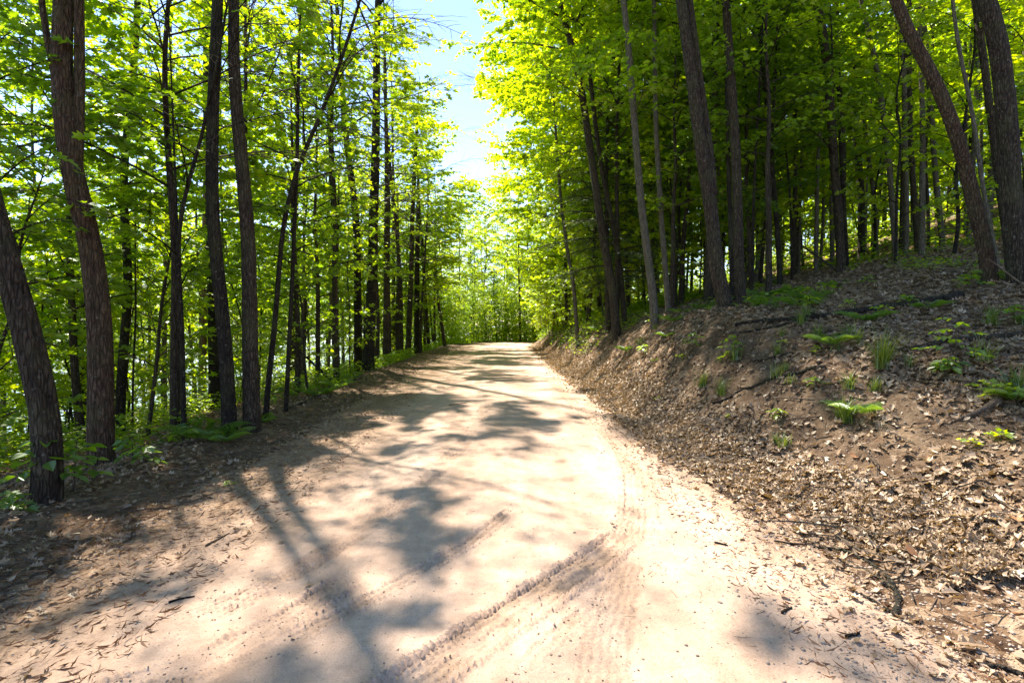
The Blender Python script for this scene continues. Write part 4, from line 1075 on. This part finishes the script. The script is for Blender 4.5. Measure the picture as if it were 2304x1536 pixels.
y3 = 2.4 + 8 * r.random(4200); x3 = road_c(y3) - HALF + r.normal(.3, .5, len(y3))
y4 = 2.6 + 6 * r.random(4000); x4 = road_c(y4) + HALF + r.uniform(.3, 1.9, len(y4))
sz = np.concatenate([.0035 + .010 * r.random(9000) ** 2.6, .002 + .005 * r.random(4200) ** 3, .003 + .007 * r.random(4200) ** 3, .003 + .009 * r.random(4000) ** 3])
pebbles(np.concatenate([xx, x2, y3 * 0 + x3, x4]), np.concatenate([yy, y2, y3, y4]), sz, "gravel", M_STONE, "small grey and tan pebbles loose along the road edge", "gravel")
# crumbs of dirt thrown up by tyres
cx, cy = [], []
for pts, w, amp, sd_, gr, lg, br in TR[:7] + TR[9:]:
    P = np.array(pts); t = r.random(260) * (len(P) - 1)
    cx.append(np.interp(t, np.arange(len(P)), P[:, 0]) + r.normal(0, w * .55, 260)); cy.append(np.interp(t, np.arange(len(P)), P[:, 1]) + r.normal(0, .06, 260))
cx, cy = np.concatenate(cx), np.concatenate(cy)
M_CLOD = simple_mat("dirt_clod", [(.3, (.14, .095, .06)), (.7, (.36, .27, .19))], 60)
pebbles(cx, cy, .002 + .005 * r.random(len(cx)) ** 2.5, "dirt_crumbs", M_CLOD, "dark crumbs of soil scattered along the tyre tracks", "dirt crumbs", .25)

# ------------------------------------------------------------------ ground-hugging plants
def leafy_plant(px, py, label, kind, h=.35, n=9, ls=.11, seedv=0, mat=None, d=None, group=None, lean=0):
    r = np.random.default_rng(seedv)
    P = hit(px, py) if d is None else None
    if P is None:
        P = at(px, py, d or 20)
    P[2] = float(surf(np.array([P[0]]), np.array([P[1]]))[0]) - .01
    o = empty({"fern": "fern", "grass": "grass_tuft"}.get(kind, "seedling"), tuple(P), label, {"fern": "fern", "grass": "grass"}.get(kind, "plant"), group)
    lf = Buf(); st = Buf()
    if kind == "grass":
        m_ = n
        a = r.uniform(0, 6.28, m_); ln = h * r.uniform(.5, 1.2, m_); sp = r.uniform(.15, .9, m_)
        tt = np.linspace(0, 1, 5)
        for i in range(m_):
            rad = ln[i] * sp[i] * tt ** 1.6; z = ln[i] * (tt - .45 * sp[i] * tt ** 2.5)
            b0 = r.normal(0, .035, 2); wdt = .0045 * (1 - tt) + .0008
            c_, s_ = math.cos(a[i]), math.sin(a[i])
            L_ = np.stack([b0[0] + rad * c_ - wdt * s_, b0[1] + rad * s_ + wdt * c_, z], -1); R_ = np.stack([b0[0] + rad * c_ + wdt * s_, b0[1] + rad * s_ - wdt * c_, z], -1)
            V = np.concatenate([L_, R_]); f = np.array([[k, k + 1, k + 6, k + 5] for k in range(4)])
            lf.add(V, [f], float(np.clip(r.normal(.5, .2), 0, 1)))
        link("blades", lf.mesh("blades", mat or M_GRASS, False), o); return o
    if kind == "fern":
        for i in range(n):
            a = i * 6.28 / n + r.uniform(-.3, .3); L = h * r.uniform(.8, 1.3); tt = np.linspace(0, 1, 12)
            rad = L * (tt * .95); z = L * (1.0 * tt - .72 * tt ** 2)
            C = np.stack([rad * math.cos(a), rad * math.sin(a), z], -1)
            st.add(*tube(C, np.linspace(.004, .0015, 12), 3))
            m_ = 20; u = np.linspace(.12, 1, m_); B = np.stack([np.interp(u, tt, C[:, k]) for k in range(3)], -1)
            for sg in (-1, 1):
                aa = a + sg * 1.15; D = np.stack([np.full(m_, math.cos(aa)), np.full(m_, math.sin(aa)), np.full(m_, -.18)], -1)
                place_leaves(lf, T_FRONDLET, B, D, np.tile([0, 0, 1.], (m_, 1)) + r.normal(0, .15, (m_, 3)), L * .27 * np.sin(np.pi * (.12 + .86 * u)) + .01, np.full(m_, float(np.clip(r.normal(.5, .15), 0, 1))))
        link("stems", st.mesh("stems", M_GRASS), o); link("fronds", lf.mesh("fronds", mat or M_LEAF, False), o); return o
    # seedling: a stem with side twigs and broad leaves held flat
    top = np.array([lean, r.normal(0, .03), h]); mid = top * .5 + [0, 0, .03]
    C, _ = smooth_path(np.array([[0, 0, 0], mid, top]), 8)
    st.add(*tube(C, np.linspace(.006 + h * .004, .003, 8), 5))
    for i in range(n):
        u = .35 + .65 * (i + .5) / n; a = i * 2.4 + r.uniform(-.4, .4)
        B = np.array([np.interp(u, np.linspace(0, 1, 8), C[:, k]) for k in range(3)])
        L = (h * .45 + .08) * (1.25 - u) * r.uniform(.7, 1.2)
        e = r.uniform(-.05, .35); tt = np.linspace(0, 1, 4)
        T_ = B + np.stack([tt * L * math.cos(a) * math.cos(e), tt * L * math.sin(a) * math.cos(e), L * (math.sin(e) * tt - .22 * tt ** 2)], -1)
        st.add(*tube(T_, np.linspace(.003, .0015, 4), 3))
        m_ = max(3, int(L / (ls * .42))); uu = np.linspace(.3, 1, m_)
        Q = np.stack([np.interp(uu, tt, T_[:, k]) for k in range(3)], -1)
        la = a + np.where(np.arange(m_) % 2, 1., -1.) * np.where(uu > .97, 0, .9) + r.normal(0, .15, m_)
        D = np.stack([np.cos(la), np.sin(la), r.uniform(-.4, .05, m_)], -1)
        place_leaves(lf, T_MAPLE if kind == "maple" else T_OVAL2, Q, D, np.tile([0, 0, 1.], (m_, 1)) + r.normal(0, .22, (m_, 3)), ls * r.uniform(.7, 1.2, m_), np.clip(r.normal(.5, .18, m_), 0, 1), curl=r.uniform(-.1, .3, m_))
    link("stem", st.mesh("stem", M_TWIG), o); link("leaves", lf.mesh("leaves", mat or M_LEAF, False), o)
    return o
T_OVAL2 = _leaf([(.16, .08), (.34, .32), (.30, .58), (.12, .85)], .3, .2)

PL = [
 (92, 1128, "broad-leaved seedling with glossy leaves at the foot of the thick leaning trunk", "oval", .62, 12, .13, 201, 'd'),
 (165, 1105, "arching seedling whose big leaves hang before the red-brown trunk's foot", "oval", .48, 10, .12, 202, 'd'),
 (300, 1045, "small seedling with horizontal leaves just right of the red-brown trunk", "oval", .32, 8, .10, 203, 'd'),
 (322, 1052, "low twig seedling beside the small horizontal-leaved one", "oval", .24, 6, .09, 204, 'd'),
 (30, 1150, "weedy seedling at the bottom of the left edge", "maple", .2, 6, .09, 205, 'd'),
 (130, 985, "bushy seedling seen between the thick trunk and the red-brown one", "oval", .9, 16, .11, 206, 'n'),
 (60, 990, "tall seedling behind the thick leaning trunk, at the lake side", "oval", 1.3, 18, .11, 207, 'n'),
 (463, 985, "fern in deep green shade left of the black swaying trunk", "fern", .55, 9, .1, 208, 'd'),
 (505, 992, "fern at the foot of the black swaying trunk", "fern", .38, 8, .1, 209, 'd'),
 (512, 1088, "tiny green sprig alone in the sandy left shoulder", "maple", .05, 4, .035, 210, 'y'),
 (640, 905, "blue-green seedling between the thin stems on the left", "oval", .5, 10, .09, 211, 'd'),
 (715, 890, "patch-like fern on the shoulder past the thin stems", "fern", .5, 10, .1, 212, 'n'),
 (760, 872, "fern by the fallen pole on the left shoulder", "fern", .45, 9, .1, 213, 'n'),
 (590, 950, "small fern right of the upright brown trunk", "fern", .3, 7, .1, 214, 'd'),
 (1412, 790, "flat bright fern hanging over the far bank", "fern", .42, 10, .1, 221, 'n'),
 (1345, 745, "fern on the crown of the far bank", "fern", .45, 9, .1, 222, 'n'),
 (1300, 735, "yellow-lit fern near the end of the bank", "fern", .5, 9, .1, 223, 'y'),
 (1255, 745, "glowing bush-like fern where the bank meets the crest", "fern", .7, 12, .1, 224, 'y'),
 (1500, 758, "fern under the dirt overhang trees", "fern", .3, 8, .1, 225, 'n'),
 (1440, 775, "small grass tuft left of the dirt overhang", "grass", .28, 50, .1, 226, 'n'),
 (1560, 790, "leafy seedling on the bank below the forked trunk", "oval", .35, 9, .08, 227, 'd'),
 (1645, 800, "seedling with drooping leaves right below the straight brown trunk", "oval", .34, 9, .08, 228, 'd'),
 (1580, 870, "long-bladed grass tuft on the raw bank, lowest left", "grass", .34, 80, .1, 229, 'n'),
 (1655, 810, "grass tuft hanging beside the drooping seedling", "grass", .3, 60, .1, 230, 'n'),
 (1745, 850, "short grass tuft at the end of the thin fallen pole", "grass", .24, 50, .1, 231, 'n'),
 (1625, 890, "yellowish grass sprig above the fallen pole's low end", "grass", .18, 30, .1, 232, 'n'),
 (1985, 830, "largest grass tuft, arching blades in the middle of the bank", "grass", .52, 150, .1, 233, 'n'),
 (1870, 775, "fern with fresh fronds up the bank left of the largest tuft", "fern", .34, 8, .1, 234, 'n'),
 (1800, 690, "yellow-green fern spray low on the slope, leftmost of two", "fern", .42, 7, .1, 235, 'n'),
 (1735, 680, "pale fern spray near the straight brown trunk", "fern", .38, 7, .1, 236, 'n'),
 (1900, 950, "grass tuft with fern blades low on the raw bank", "grass", .36, 90, .1, 237, 'n'),
 (1925, 930, "yellow fern spreading over the low grass tuft", "fern", .34, 8, .1, 238, 'y'),
 (2130, 850, "glossy dark seedling shining in the litter, right side", "oval", .22, 9, .11, 239, 'd'),
 (2150, 842, "brown-stemmed tall seedling rising from the glossy one", "oval", .62, 10, .08, 240, 'd'),
 (2250, 905, "yellow-green maple seedlings over the pale root at the right edge", "maple", .2, 9, .07, 241, 'y'),
 (2290, 900, "fern over the needles at the right edge", "fern", .3, 8, .1, 242, 'n'),
 (2215, 885, "small lobed seedling left of the right-edge maple seedlings", "maple", .15, 6, .06, 243, 'y'),
 (2085, 695, "fern at the long fallen log's right half", "fern", .3, 7, .1, 244, 'n'),
 (2040, 690, "pale-leaved seedling behind the long fallen log", "oval", .2, 7, .08, 245, 'n'),
 (2120, 545, "sunlit yellow fern at the foot of the grey trunk up the slope", "fern", .5, 6, .1, 246, 'y'),
 (1950, 640, "small maple seedling in the dark litter up the slope", "maple", .2, 6, .07, 247, 'n'),
 (2270, 630, "fern between the arching trunk and the huge right one", "fern", .35, 7, .1, 248, 'd'),
 (2185, 1005, "single green sprig on the raw soil at the right", "maple", .09, 4, .05, 249, 'y'),
 (1475, 815, "tiny sprig at the foot of the raw bank", "maple", .08, 4, .05, 250, 'n'),
 (1480, 900, "little green sprig among the ditch leaves", "maple", .07, 4, .045, 251, 'n'),
 (2250, 990, "broad yellowing leaf cluster near the right edge", "maple", .1, 4, .08, 252, 'y'),
 (1840, 760, "grass tuft among ferns under the long log", "grass", .26, 60, .1, 253, 'n'),
 (1930, 770, "airy grass tuft right of the fresh fern", "grass", .26, 50, .1, 254, 'n'),
]
for px, py, lb_, kd, h_, n_, ls_, sd_, mt_ in PL:
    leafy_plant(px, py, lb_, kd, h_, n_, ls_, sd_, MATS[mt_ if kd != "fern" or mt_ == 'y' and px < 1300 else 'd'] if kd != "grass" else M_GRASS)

# the many small plants nobody would tell apart, copied over the bank
r = np.random.default_rng(808)
def sow(n, srcs, label, group, fx, s0, s1):
    src = [o for o in bpy.data.objects if o.parent is None and any(o.get("label", "").startswith(q) for q in srcs)]
    for _ in range(n):
        x, y = fx(); z = float(surf(np.array([x]), np.array([y]))[0]) - .01; s_ = r.uniform(s0, s1)
        dup_tree(src[int(r.integers(len(src)))], (x, y, z), r.uniform(0, 6.28), (s_, s_ * r.uniform(.8, 1.1)), label, group)
def bankpt(u0, u1, y0, y1):
    def f():
        while True:
            y = y0 * (y1 / y0) ** r.random(); x = float(road_c(y)) + HALF + r.uniform(u0, u1)
            if vnoise(x * .8 + 9, y * .6, 44) > .42: return x, y
    return f
def leftpt():
    y = 5 * (34 / 5) ** r.random(); return float(road_c(y)) - HALF - 1.1 - 3 * r.random() ** 1.3, y
sow(34, ("short grass tuft", "small grass tuft", "airy grass tuft", "grass tuft hanging", "yellowish grass"), "small grass tuft growing out of the leaf litter on the right bank", "small grass tufts on the right bank", bankpt(.7, 5, 4.5, 16), .6, 1.2)
sow(46, ("small maple seedling", "small lobed seedling", "tiny sprig at the foot", "single green sprig", "pale-leaved seedling"), "small seedling in the leaf litter of the right bank", "small seedlings on the right bank", bankpt(.7, 7, 4.2, 18), .6, 1.5)
sow(22, ("fern at the long fallen", "fern on the crown", "fern under the dirt"), "fern among the litter up the right bank", "ferns on the right bank", bankpt(1.4, 6, 7, 24), .6, 1.2)
sow(26, ("pale-leaved seedling", "leafy seedling on the bank", "small maple seedling"), "small seedling at the foot of the left row of trunks", "small seedlings along the left row", leftpt, .7, 1.7)

# low green cover: past the crest, on the far bank and down the left slope
gc = Buf(); r = np.random.default_rng(77)
def cover(n, fx, size):
    P = np.array([fx() for _ in range(n)]); x, y = P[:, 0], P[:, 1]
    hgt = r.random(n) ** 1.5 * P[:, 2]
    z = terrain(x, y) + .02 + hgt
    a = r.uniform(0, 6.28, n); D = np.stack([np.cos(a), np.sin(a), r.uniform(-.4, .3, n)], -1)
    N = np.stack([r.normal(0, .4, n), r.normal(0, .4, n), np.ones(n)], -1)
    place_leaves(gc, T_OVAL, np.stack([x, y, z], -1), D, N, size * r.uniform(.6, 1.3, n) * (1 + .012 * y), np.clip(r.normal(.5, .25, n), 0, 1))
def fl():
    while True:
        y = 7 * (45 / 7) ** r.random(); x = float(road_c(y)) - HALF - 1.3 - 9 * r.random() ** 1.6
        if vnoise(x * .6, y * .6, 5) > .45: return x, y, .45
def ff():
    while True:
        y = r.uniform(41, 72); x = r.uniform(-14, 18)
        if abs(x - float(road_c(y))) > 2.9 or y > 47: return x, y, 1.6 + 1.6 * vnoise(x * .5, y * .5, 4)
def fb():
    while True:
        y = r.uniform(17, 42); x = float(road_c(y)) + HALF + .5 + 5 * r.random()
        if vnoise(x * .9, y * .9, 6) > .35: return x, y, .5
def fm():
    while True:
        y = 9 * (24 / 9) ** r.random(); x = float(road_c(y)) + HALF + 1.4 + 10 * r.random() ** 1.4
        if vnoise(x * .8, y * .8, 8) > .66: return x, y, .22
def fs():
    while True:
        y = 8 * (50 / 8) ** r.random(); x = -8 - 15 * r.random()
        if vnoise(x * .35, y * .35, 15) > .3 and terrain(x, y) > -4.2: return x, y, 1.5
def fh():
    while True:
        y = r.uniform(12, 45); x = r.uniform(11, 42)
        if vnoise(x * .3, y * .3, 16) > .35: return x, y, 1.0
cover(20000, fl, .085); cover(60000, ff, .15); cover(26000, fs, .12); cover(26000, fh, .14); cover(16000, fb, .085); cover(5000, fm, .07)
tag(link("ground_cover", gc.mesh("ground_cover", M_LEAF, False)), "low green weeds and seedlings carpeting the wood's edge", "ground cover", None, "stuff")

# ------------------------------------------------------------------ fallen wood and single leaves
def fallen(label, pts, r0, r1, name="fallen_branch", cat="branch", mat=None, stubs=0, lift=None, seedv=0, world=None, m=8):
    rr = random.Random(seedv)
    Wp = [hit(*p) for p in pts] if world is None else [np.array(p, float) for p in world]
    Wp = np.array([p for p in Wp if p is not None])
    C, t = smooth_path(Wp, 26, 2)
    zs = surf(C[:, 0], C[:, 1]); rd = np.linspace(r0, r1, 26)
    if lift is None:
        zz = zs + rd * .85
        for _ in range(4): zz[1:-1] = np.maximum(zs[1:-1] + rd[1:-1] * .3, (zz[:-2] + zz[2:] + 2 * zz[1:-1]) / 4)
        C[:, 2] = zz
    else: C[:, 2] = (np.maximum(C[:, 2], zs) if world is not None else zs) + lift
    C[1:-1, :2] += np.array([[rr.gauss(0, r0 * .25), rr.gauss(0, r0 * .25)] for _ in range(24)])
    b0 = C[0].copy(); C = C - b0
    bf = Buf(); bf.add(*tube(C, rd * (1 + .12 * np.array([rr.gauss(0, 1) for _ in range(26)])), m))
    for k in range(stubs):
        i = rr.randrange(4, 24); a = rr.uniform(0, 6.28); L = rr.uniform(.5, 1.6) * (.06 + r0 * 4)
        e = np.array([math.cos(a), math.sin(a), rr.uniform(.1, .8)]); e /= np.linalg.norm(e)
        bf.add(*tube(np.array([C[i] + e * L * q for q in (0, .5, 1)]) + np.array([[0, 0, 0], [rr.gauss(0, .01)] * 3, [0, 0, 0]]), np.array([rd[i] * .45, rd[i] * .35, rd[i] * .15]), 5))
    o = link(name, bf.mesh(name, mat or M_DEADWOOD)); o.location = b0
    return tag(o, label, cat)

fallen("long dark fallen log lying along the slope below the big right trunks", [(1655, 734), (1778, 724), (1924, 706), (1992, 696), (2100, 684), (2160, 672)], .028, .065, "fallen_log", "log", M_BARKD, 3, None, 1)
fallen("slim fallen pole under the long dark log, at its left end", [(1640, 750), (1700, 744), (1760, 735), (1830, 722)], .012, .022, stubs=1, mat=M_BARKD, seedv=2)
fallen("dark fallen limb from the right edge ending at the largest grass tuft", [(2020, 792), (2085, 780), (2147, 770), (2220, 766), (2293, 762)], .028, .042, "fallen_log", "log", M_BARK, 2, None, 3)
fallen("thin straight fallen pole slanting down the raw bank", [(1602, 908), (1660, 884), (1719, 864), (1790, 846), (1858, 830)], .014, .024, mat=M_BARKD, stubs=3, seedv=4)
fallen("short dark stick above the slanting pole", [(1680, 820), (1730, 808), (1783, 796)], .007, .013, mat=M_BARKD, stubs=1, seedv=5)
fallen("pale barkless root poking out of the bank at the right edge", [(2135, 951), (2165, 945), (2193, 936), (2222, 922), (2246, 908)], .008, .04, "root", "root", M_DEADWOOD, 0, None, 6)
fallen("stick lying over needles below the pale root", [(2080, 868), (2120, 862), (2175, 842), (2250, 800)], .008, .012, mat=M_BARKD, seedv=7)
P1 = at(2304, 642, 7.0); P2 = at(2262, 610, 7.2); P3 = at(2224, 582, 7.5)
fallen("pale bare branch poking in from the right edge before the huge trunk", None, .014, .006, mat=M_DEADWOOD, stubs=2, lift=0, seedv=8, world=[at(2340, 668, 6.9), P1, P2, P3])
fallen("whitish forked twig leaning left of the arching trunk", None, .006, .009, mat=M_DEADWOOD, stubs=3, lift=0, seedv=9, world=[at(2205, 562, 8.3), at(2190, 588, 8.3), at(2173, 602, 8.3)])
fallen("grey stick lying level left of the arching trunk's foot", None, .007, .009, mat=M_DEADWOOD, stubs=2, lift=0, seedv=10, world=[at(2130, 606, 8.9), at(2170, 605, 8.6), at(2212, 606, 8.3)])
fallen("broken snag leaning against the mossy-based trunk", None, .02, .03, mat=M_BARK, stubs=4, lift=0, seedv=11, world=[at(1806, 553, 13.6), at(1850, 585, 13.3), at(1890, 612, 13.1)], name="broken_snag", cat="snag")
fallen("diagonal fallen sapling propped among the left-hand poles", None, .02, .035, mat=M_BARKD, stubs=3, lift=0, seedv=12, world=[at(615, 733, 14.5), at(680, 795, 14.0), at(748, 858, 13.5)], name="fallen_sapling", cat="sapling")
fallen("long thin rotten pole along the edge of the left shoulder", [(640, 925), (700, 900), (750, 878), (800, 856)], .02, .03, mat=M_BARKD, stubs=2, seedv=13)
fallen("curved twig with a thick end lying on the sand at the lower right", [(1742, 1218), (1820, 1228), (1900, 1240), (1960, 1270), (2005, 1310), (2024, 1350), (2014, 1376)], .007, .018, "twig", "twig", M_BARKD, 4, .012, 14)
fallen("short brown stick meeting the thick end of the curved twig", [(1934, 1335), (1975, 1355), (2012, 1377)], .007, .010, "twig", "twig", M_BARKD, 0, .012, 15)
fallen("dark stick cut by the photo's lower right edge", [(2200, 1488), (2250, 1505), (2304, 1524)], .009, .012, "twig", "twig", M_BARKD, 0, None, 16)
fallen("dark twig chip in the road, upper of the three chips at the right", [(1608, 1222), (1638, 1229)], .008, .005, "twig", "twig", M_BARKD, 0, None, 17, m=5)
fallen("curled dark twig chip just above the branching shadow", [(1760, 1384), (1766, 1376), (1782, 1369)], .008, .005, "twig", "twig", M_BARKD, 0, None, 18, m=5)
fallen("dark bark chip inside the shadow at the lower right", [(1904, 1438), (1915, 1432), (1934, 1427)], .009, .007, "twig", "twig", M_BARKD, 0, None, 19, m=5)
fallen("fine stick stuck in the needles of the left shoulder", [(462, 1229), (490, 1215), (516, 1200)], .008, .005, "twig", "twig", M_TWIG, 0, None, 20)
fallen("small bent twig left of the first bright sun patch", [(380, 1358), (405, 1350), (438, 1344)], .007, .004, "twig", "twig", M_BARKD, 0, None, 21)
fallen("thin upright-looking twig among the sunlit leaves at the right", [(2065, 1095), (2066, 1120), (2072, 1140)], .005, .004, "twig", "twig", M_DEADWOOD, 0, None, 22)
fallen("tiny stick across the middle of the road", [(1010, 914), (1030, 912), (1050, 909)], .010, .006, "twig", "twig", M_BARKD, 0, None, 23)
fallen("pale stick among leaves at the right edge, low", [(2240, 1300), (2270, 1310), (2304, 1322)], .008, .009, "twig", "twig", M_DEADWOOD, 0, None, 24)

def one_leaf(label, px, py, size, tint, curl, ang, tpl=None, tilt=.15, mat=None):
    P = hit(px, py); x, y = np.array([P[0]]), np.array([P[1]]); bf = Buf()
    P[2] = float(surf(x, y)[0]) + .012
    place_leaves(bf, tpl or T_OAK, np.zeros((1, 3)), np.array([[math.cos(ang), math.sin(ang), tilt]]), np.array([[-.1, -tilt, 1.]]), np.array([size]), np.array([tint]), curl=np.array([curl]))
    o = link("fallen_leaf", bf.mesh("fallen_leaf", mat or M_DEAD, False)); o.location = P
    tag(o, label, "leaf", "single fallen leaves")
one_leaf("curled red-brown leaf standing on edge in the sunlit litter at the right", 2058, 1262, .10, .3, 1.6, 1.9, T_OVAL, .9, M_STRAW)
one_leaf("flat tan oak leaf lying on gravel at the lower right", 2118, 1338, .12, .75, .1, .1)
one_leaf("large tan oak leaf touching the right edge at the bottom", 2275, 1478, .15, .7, .2, -1.0)
one_leaf("brown curled oak leaf left of the large one at the bottom edge", 2215, 1466, .11, .4, .8, 2.8)
one_leaf("crisp curled leaf cluster tip on the pale sand, right of the tracks", 1742, 1152, .10, .5, 1.0, -.3)
one_leaf("pinkish curled leaf resting behind the curled leaf cluster tip", 1765, 1158, .09, .45, 1.2, 2.6)
one_leaf("rusty leaf on the raw soil above the sunlit litter", 1920, 1035, .13, .55, .3, .4, T_MAPLE, .2, M_STRAW)
one_leaf("small crumpled leaf in the middle of the road beside the tracks", 1376, 1187, .04, .1, .8, .7, T_MAPLE)
one_leaf("orange leaf in the litter at the right edge", 2290, 1180, .11, .6, .3, .9, T_MAPLE, .2, M_STRAW)
